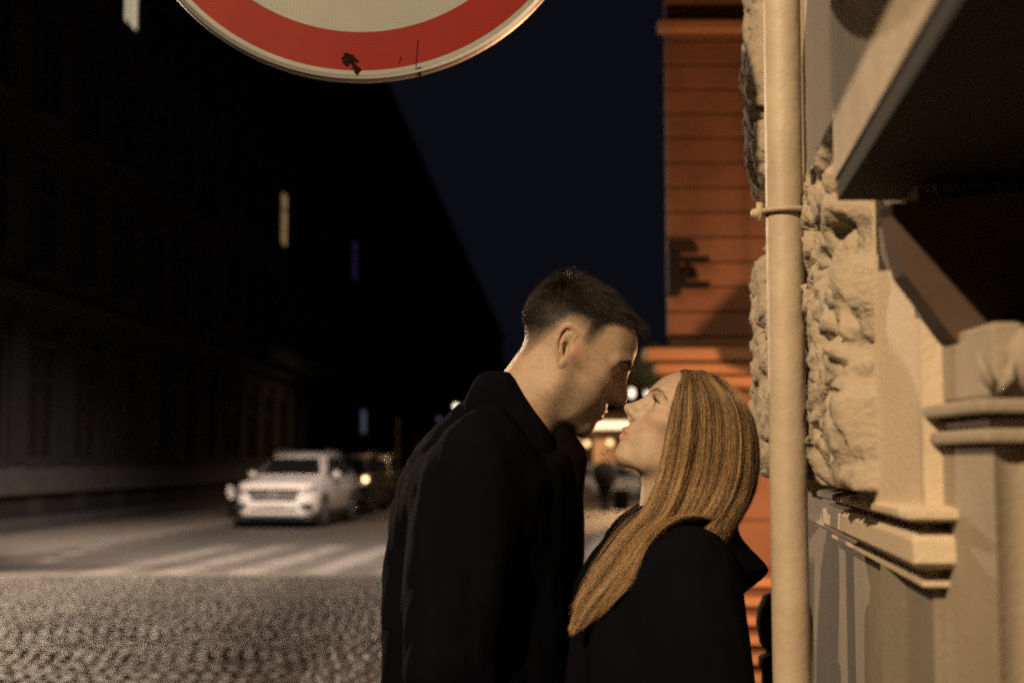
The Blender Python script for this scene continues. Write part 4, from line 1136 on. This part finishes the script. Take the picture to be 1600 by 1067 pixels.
def legs(parent, loc, x0, yc, top, dx, sgn, m_t, m_s, sc_=1.0):
    F = Field((x0-.22, yc-.24, .08),(x0+.22, yc+.24, top+.08), .014)
    for s in (-1,1):
        F.cap([(x0, yc+s*.09, top),(x0+.02*sgn, yc+s*.10, .52),(x0-.01*sgn+dx*s, yc+s*.105, .15)],[.10*sc_,.075*sc_,.062*sc_],.03)
    cloth(F, 'trousers', m_t, parent, loc, .006, 6)
    for s in (-1,1):
        G = Field((x0-.22, yc+s*.105-.08, .06),(x0+.30, yc+s*.105+.08, .20), .01)
        a = x0+dx*s
        G.cap([(a-.06*sgn, yc+s*.105, .115),(a+.03*sgn, yc+s*.105, .11),(a+.15*sgn, yc+s*.108, .098)],[.046,.047,.036],.03)
        cloth(G, 'shoe', m_s, parent, loc, .0, 6)
legs(man, man_loc, man_loc.x-.12, YB, .86, .05, 1, M_trous, M_shoe)

# ------------------------------------------------------------------ the woman
YW = 2.16
o_w = P(1089, 679, YW-.065); o_w.y = YW
wo_loc = Vector((o_w.x+.0, YW, .06))
wo = empty('person', wo_loc); tag(wo, 'long haired young woman in a black hooded coat tilting her face up to the man', 'person')
S_w = .0094
MW = Matrix.Translation(o_w) @ Matrix.Rotation(math.pi+R(6), 4, 'Z') @ Matrix.Rotation(R(-31), 4, 'Y') @ Matrix.Rotation(R(-3), 4, 'X') @ Matrix.Scale(S_w, 4)
neck_w = [(P(1060,700,YW), 4.7), (P(1047,760,YW), 4.6), (P(1046,815,YW), 5.0), (P(1048,900,YW), 7.0)]
Fw = head_field(MW, neck_w, True, None, h=.15, lo=(-13,-9.5,-26), hi=(13,9.5,12))
V, Q = Fw.mesh(); V = relax(V, Q, 1, .4); x, y, z = V.T
skin = np.array([.50,.375,.29]); T = np.tile(skin,(len(V),1)); T *= (1+noise_np(V,.5,8)*.05+noise_np(V,2.4,2)*.025+noise_np(V,6,5)*.02)[:,None]
lip = np.exp(-(((z+5.35)/.85)**2)*1.2)*np.clip((x-8.7)/.7,0,1)*np.clip((3.0-np.abs(y))/.8,0,1); T = T*(1-lip[:,None]) + lip[:,None]*np.array([.46,.25,.20])
blush = np.exp(-(((x-6.5)/2.2)**2+((z+1.8)/2)**2))*(np.abs(y) > 2.5); T *= 1-blush[:,None]*np.array([0,.10,.10])
hl = np.clip((z-(9.2-.0*x) + .0)/.5,0,1)
xf = 7.2 - .42*np.clip(np.abs(y)-1.5,0,9)**1.15
scalp = (1/(1+np.exp(-(xf-x)*3)))*(z > -3)*(z > 3.2-(xf-x)*2.2)*(x < 6.9); T = T*(1-scalp[:,None]) + scalp[:,None]*np.array([.07,.045,.028])
# thin dark line along the upper lid
ln = np.exp(-(((z-1.42)/.13)**2))*np.clip((x-7.3)/.4,0,1)*np.clip((np.abs(y)-1.7)/.3,0,1)*np.clip((4.7-np.abs(y))/.3,0,1); T = T*(1-.9*ln[:,None]) + .9*ln[:,None]*np.array([.03,.02,.018])
Vw = in_frame(MW, V) - np.array(wo_loc)
mesh_np('body', Vw, Q, M_skin, wo, True, T)
eyes(MW, wo, wo_loc, (1,-.05,.18), (.09,.075,.05))
N_w = vert_normals(V, Q)
M_hair_b = hair_mat('brow_hair', (.07,.042,.025), .4)
for s in (-1,1):
    brow(MW, wo, wo_loc, V, Q, N_w, s, [(1.1,2.65,.8),(2.6,3.2,.9),(4.0,3.2,.7),(5.2,2.5,.3)], 380, .6, M_hair_b, .00005, .26)
    # lashes
    n = 80; t = rng.uniform(-1,1,n); b = np.stack([8.42-.42*t*t*1.4, s*(3.2+1.35*t), 1.40+.0*t-.10*t*t],1); k = np.linspace(0,1,5)
    d = np.stack([np.full(n,.95), s*.5*t, np.full(n,.30)],1)
    p = b[:,None,:] + d[:,None,:]*(k[None,:,None]*.85) + np.array([0,0,.42])*(k[None,:,None]**2)
    strands('eyelash', in_frame(MW,p.reshape(-1,3)).reshape(p.shape)-np.array(wo_loc), np.tile(np.linspace(1,.3,5)*.00011,(n,1)), mat('lash',(.008,.006,.006),.6) if s < 0 else bpy.data.materials['lash'], wo)

YH = YW+.02
wo_out = outline([(1003,786),(985,800),(958,816),(946,842),(912,884),(893,925),(884,990),(880,1067),(876,1250),(868,1560),(1196,1560),(1190,1250),(1173,1067),(1158,1012),(1148,972),(1140,945),(1140,880),(1140,830),(1112,800),(1060,812)], YH)
Fc = Field((wo_out[:,0].min()-.03, YH-.28, .62),(wo_out[:,0].max()+.03, YH+.28, wo_out[:,1].max()+.03), .0085)
inflate(Fc, wo_out, YH, .165, .15, 0)
for s in (-1,1):
    sh = P(1068,880,YH); el = P(1092,1075,YH); wr = P(960,1160,YH)
    Fc.cap([(sh.x, YH+s*.13, sh.z),(el.x, YH+s*.19, el.z),(wr.x, YH+s*.15, wr.z)],[.068,.058,.047],.05)
Fcw = Fc; cloth(Fc, 'coat', M_coat_w, wo, wo_loc, .012, 3.7)
hd = outline([(1092,800),(1118,790),(1148,806),(1153,836),(1172,856),(1192,876),(1200,889),(1190,900),(1165,918),(1140,946),(1110,950),(1070,920),(1062,850)], YH, 1)
Fh = Field((hd[:,0].min()-.02, YH-.17, hd[:,1].min()-.02),(hd[:,0].max()+.02, YH+.17, hd[:,1].max()+.02), .0055)
inflate(Fh, hd, YH, .135, .075, 0); Fhw = Fh
cloth(Fh, 'hood', M_coat_w, wo, wo_loc, .0035, 8.2, 12, 1)
ck = outline([(1007,783),(990,795),(962,815),(948,842),(925,872),(960,900),(1010,880),(1040,830)], YH, 1)
Fk = Field((ck[:,0].min()-.02, YH-.13, ck[:,1].min()-.02),(ck[:,0].max()+.02, YH+.13, ck[:,1].max()+.02), .0055)
inflate(Fk, ck, YH, .072, .06, 0, 'flat', .03)
cloth(Fk, 'collar', M_coat_w, wo, wo_loc, .002, 5.5, 14, 1)
# long straight hair: guide locks seen from the side, swept over the near shoulder
G = [[(1066,592),(1053,627),(1044,665),(1036,705),(1024,750),(1003,797),(955,852),(905,925),(886,988)],
     [(1071,585),(1065,625),(1060,670),(1053,715),(1041,760),(1015,815),(965,870),(912,940),(892,992)],
     [(1080,581),(1087,625),(1086,675),(1079,725),(1063,775),(1034,830),(985,885),(928,945),(899,988)],
     [(1094,580),(1116,625),(1119,680),(1113,735),(1096,785),(1066,832),(1022,886),(965,936),(915,978)],
     [(1110,585),(1144,630),(1151,690),(1145,745),(1128,790),(1102,824),(1062,862),(1002,915),(940,962)],
     [(1124,592),(1164,638),(1173,698),(1169,752),(1157,785),(1146,806),(1136,822),(1126,840),(1118,858)],
     [(1134,599),(1174,648),(1185,705),(1183,752),(1171,786),(1159,806),(1150,822),(1142,840),(1134,858)]]
G = np.array(G, float)
def catmull(pts, t):
    n = len(pts)-1; s = np.clip(t*n,0,n-1e-6); i = s.astype(int); u = (s-i)[:,None]
    p0 = pts[np.maximum(i-1,0)]; p1 = pts[i]; p2 = pts[i+1]; p3 = pts[np.minimum(i+2,n)]
    return .5*((2*p1)+(-p0+p2)*u+(2*p0-5*p1+4*p2-p3)*u**2+(-p0+3*p1-3*p2+p3)*u**3)
K = 34; tt = np.linspace(0,1,K); GR = np.stack([catmull(g, tt) for g in G])   # (7,K,2)
Gx, Gy, Gz = np.gradient(np.clip(Fw.f, -4, 4), Fw.h); MWi = np.array(MW.inverted()); MWr = np.array(MW)[:3,:3]
def push_out(p, sl=None):
    # keep the strands outside head and neck
    sh = p.shape; q = p.reshape(-1,3)
    for it in range(3):
        l_ = q @ MWi[:3,:3].T + MWi[:3,3]; ix = np.rint((l_-Fw.lo)/Fw.h).astype(int)
        ok = ((ix >= 1) & (ix < Fw.n-1)).all(1); ix = np.clip(ix, 0, Fw.n-1)
        d = Fw.f[ix[:,0],ix[:,1],ix[:,2]]; need = np.where(ok & (d < .30) & (l_[:,2] > -11), .30-d, 0)
        g = np.stack([Gx[ix[:,0],ix[:,1],ix[:,2]],Gy[ix[:,0],ix[:,1],ix[:,2]],Gz[ix[:,0],ix[:,1],ix[:,2]]],1); g /= np.maximum(np.linalg.norm(g,axis=1,keepdims=True),1e-6)
        q = q + (g*need[:,None]) @ MWr.T
    keep = np.ones(len(q)) if sl is None else np.repeat(sl < 4.15, sh[1]).astype(float)
    for Fq, gq in CL:
        for it in range(3):
            ix = np.rint((q-Fq.lo)/Fq.h).astype(int); ok = ((ix >= 1) & (ix < Fq.n-1)).all(1); ix = np.clip(ix, 0, Fq.n-1)
            need = np.where(ok & (q[:,1] < YW), np.clip(.006-Fq.f[ix[:,0],ix[:,1],ix[:,2]], 0, .03), 0)*keep
            g = np.stack([a_[ix[:,0],ix[:,1],ix[:,2]] for a_ in gq],1); g[:,1] -= .3; g /= np.maximum(np.linalg.norm(g,axis=1,keepdims=True),1e-6)
            q = q + g*(need*1.3)[:,None]
    # smooth each strand after the push
    q = q.reshape(sh)
    for it in range(3): q[:,1:-1] = .5*q[:,1:-1] + .25*(q[:,:-2]+q[:,2:])
    return q
CL = [(F_, np.gradient(np.clip(F_.f,-.3,.3), F_.h)) for F_ in (Fcw,)]
def lock(n, s_lo, s_hi, w_lo, w_hi, drift):
    # strands gather in locks
    nl = max(12, n//110); ls = rng.uniform(s_lo, s_hi, nl); lw = rng.uniform(w_lo, w_hi, nl); lph = rng.uniform(0,6.28,nl); lout = rng.normal(0,1,nl)
    li = rng.integers(0,nl,n)
    s0 = ls[li] + rng.normal(0,.10,n); s1 = ls[li] + rng.normal(0,.075,n)
    s = np.clip(s0[:,None]*(1-tt)+s1[:,None]*tt, 0, 6); w = np.clip(lw[li]+rng.normal(0,.05,n),-1.03,1)[:,None]*np.ones(K)
    i = np.minimum(s.astype(int),5); u = (s-i)[...,None]
    lc = (1-.13*rng.uniform(size=nl))[li]; tk = tt[None,:]*(lc*(1-.30*rng.uniform(size=n)**2.2))[:,None]*(K-1)
    k0 = np.minimum(tk.astype(int), K-2); uk = (tk-k0)[...,None]
    g = lambda a_: GR[a_,k0]*(1-uk)+GR[a_,k0+1]*uk
    xz = g(i)*(1-u)+g(i+1)*u
    hw = .080*np.sqrt(1-(1-np.clip(tt/.17,0,1))**2) * (1-.10*np.clip((tt-.35)/.25,0,1)) + .028*np.clip((tt-.55)/.45,0,1)
    bulge = (1-.16*np.clip((s-4.6)/1.4,0,1)**2*np.clip(tt/.25,0,1)) * (1-.20*np.clip((1.0-s)/1.0,0,1)*np.exp(-((tt-.3)/.22)**2))
    yy = w*hw[None,:]*bulge
    amp = .0011*tt+.0004
    yy = yy + amp*np.sin(tt*9+lph[li][:,None]) + lout[li][:,None]*.0030*np.clip(tt/.3,0,1) + rng.normal(0,.0022,n)[:,None]*tt
    u_ = (xz[...,0]-800)/FPX; v_ = (533.5-xz[...,1])/FPX; dy_ = math.cos(PITCH)-v_*math.sin(PITCH)
    xz = np.stack([u_*(YW+yy)/dy_, CAM_H + (math.sin(PITCH)+v_*math.cos(PITCH))*(YW+yy)/dy_], -1)
    xz = xz + (rng.normal(0,.0010,(n,1,2)) + rng.normal(0,.0016,(n,1,2))*tt[None,:,None]) + (amp*np.cos(tt*7+lph[li][:,None]))[...,None]*np.array([1,.4])
    if drift: # inner and far hair hangs down the back, inside the hood
        xz[...,0] += .02*np.clip(tt-.5,0,1)[None,:]
    p = np.stack([xz[...,0], YW+yy, xz[...,1]],-1)
    p = push_out(p, s[:,-1])
    # uneven ends
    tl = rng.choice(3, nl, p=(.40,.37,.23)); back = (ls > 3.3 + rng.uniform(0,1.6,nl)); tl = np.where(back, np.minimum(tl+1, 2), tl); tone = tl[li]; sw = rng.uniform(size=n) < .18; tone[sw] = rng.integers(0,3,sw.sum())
    return p - np.array(wo_loc), tone
pa, ca = lock(12000, 0.0, 6.0, -1.0, -.86, False)
pb, cb_ = lock(4200, 3.6, 6.0, -.85, 1.0, True)
pc, cc_ = lock(2600, 1.2, 6.0, .5, 1.0, True)
# the far side stays behind the neck: bend its lower half back towards the hood
mid = np.array([*P(1120,800,YW)])[0::2] - np.array([wo_loc.x, wo_loc.z])
q = np.clip((tt-.42)/.3,0,1)[None,:,None]; pc[...,0::2] = pc[...,0::2]*(1-q)+mid*q + (pc[...,0::2]-pc[:,14:15,0::2])*.0
q = np.clip((tt-.50)/.3,0,1)[None,:,None]; pb[...,0::2] = pb[...,0::2]*(1-q)+mid*q
pall = np.concatenate([pa,pb,pc]); rad = np.linspace(1,.40,K)[None,:]*rng.uniform(.00008,.00014,len(pall))[:,None]
tones = np.concatenate([ca,cb_,cc_])
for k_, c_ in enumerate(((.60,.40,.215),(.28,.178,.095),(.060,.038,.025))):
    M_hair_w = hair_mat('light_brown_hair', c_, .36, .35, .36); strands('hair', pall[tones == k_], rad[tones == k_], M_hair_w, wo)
# loose fly-away hairs
pf, _ = lock(380, .2, 6, -1.03, -.2, False)
pf[...,0::2] += (rng.normal(0,.008,(380,1,2))*np.sin(tt*3.1)[None,:,None]); pf[:,:,2] += .006*np.exp(-((tt-.12)/.1)**2)[None,:]
strands('flyaway_hair', pf, np.full((380,K),.00007), bpy.data.materials['light_brown_hair'], wo)

legs(wo, wo_loc, wo_loc.x-.03, YH, .84, .04, -1, M_trous, M_shoe, .88)

# ================================================================== distant walker with a bag
def small_person(loc, rz, label):
    w = empty('person', loc, rz); tag(w, label, 'person')
    F = Field((-.42,-.42,-.02),(.42,.42,1.80),.02)
    F.ell((0,0,1.62),(.085,.10,.12),.01).cap([(0,.01,1.36),(0,0,1.55)],[.075,.055],.03)
    F.ell((0,0,1.18),(.19,.13,.26),.05).ell((0,0,.93),(.17,.13,.14),.08)
    for s in (-1,1):
        F.cap([(s*.17,0,1.38),(s*.25,.03,1.10),(s*.24,-.05,.86)],[.065,.05,.04],.05)
        F.cap([(s*.24,-.06,.83),(s*.235,-.08,.76)],[.032,.022],.02)
        F.cap([(s*.09,0,.9),(s*.10,-.02+.10*s,.48),(s*.10,.02+.18*s,.06)],[.085,.06,.042],.05)
        F.cap([(s*.10,.04+.18*s,.035),(s*.10,-.14+.18*s,.035)],[.038,.034],.02)
        F.ell((s*.035,-.088,1.635),(.012,.012,.008),.004)
    F.cap([(0,-.10,1.62),(0,-.118,1.60)],.012,.015)
    V, Q = F.mesh(); V = relax(V, Q, 1); zc = V[:,2]
    sk = np.array([.42,.27,.19]); cl = np.array([.012,.012,.015])
    T = np.where((zc[:,None] > 1.50), sk, cl); T = np.where(((zc < .83) & (zc > .72) & (np.abs(V[:,0]) > .19))[:,None], sk, T)
    mesh_np('body', V, Q, mat('walker_skin_and_clothes', (1,1,1), .85, attr='tint'), w, True, T)
    C = Field((-.42,-.3,.5),(.42,.3,1.58),.02)
    C.ell((0,0,1.18),(.235,.165,.30),.05).cap([(0,0,1.05),(0,0,.72)],[.20,.23],.1)
    for s in (-1,1): C.cap([(s*.18,0,1.38),(s*.275,.03,1.10),(s*.265,-.05,.88)],[.085,.075,.062],.05)
    V, Q = C.mesh(); mesh_np('coat', relax(V,Q,1), Q, mat('walker_coat', (.012,.012,.016), .9), w)
    H = Field((-.16,-.16,1.5),(.16,.18,1.82),.012); H.ell((0,.018,1.665),(.098,.105,.105),.01)
    H.ell((0,-.13,1.60),(.085,.10,.10),.02,'s')
    V, Q = H.mesh(); mesh_np('hair', V, Q, mat('walker_hair', (.03,.022,.018), .7), w)
    return w
a = P(945, 806, 41.5)
small_person((a.x, 41.5, .06), R(8), 'small dark coated walker far down the pavement between the couple')
sb = empty('suitcase', (P(971, 800, 41.4).x, 41.4, .06)); tag(sb, 'dark upright travel bag beside the distant walker', 'suitcase')
MB().rbox((-.22,-.13,.05),(.22,.13,.70),.06).build('shell', mat('bag_cloth', (.014,.014,.017), .8), sb)
for s in (-1,1): MB().lathe([(.05,-.02),(.05,.02),(0,.02)], (s*.17,0,.05), 12, ax='x').build('wheel', M_tyre, sb)
MB().tube([(-.1,.08,.70),(-.1,.08,.95),(.1,.08,.95),(.1,.08,.70)], .012, 8).build('handle', M_iron, sb)
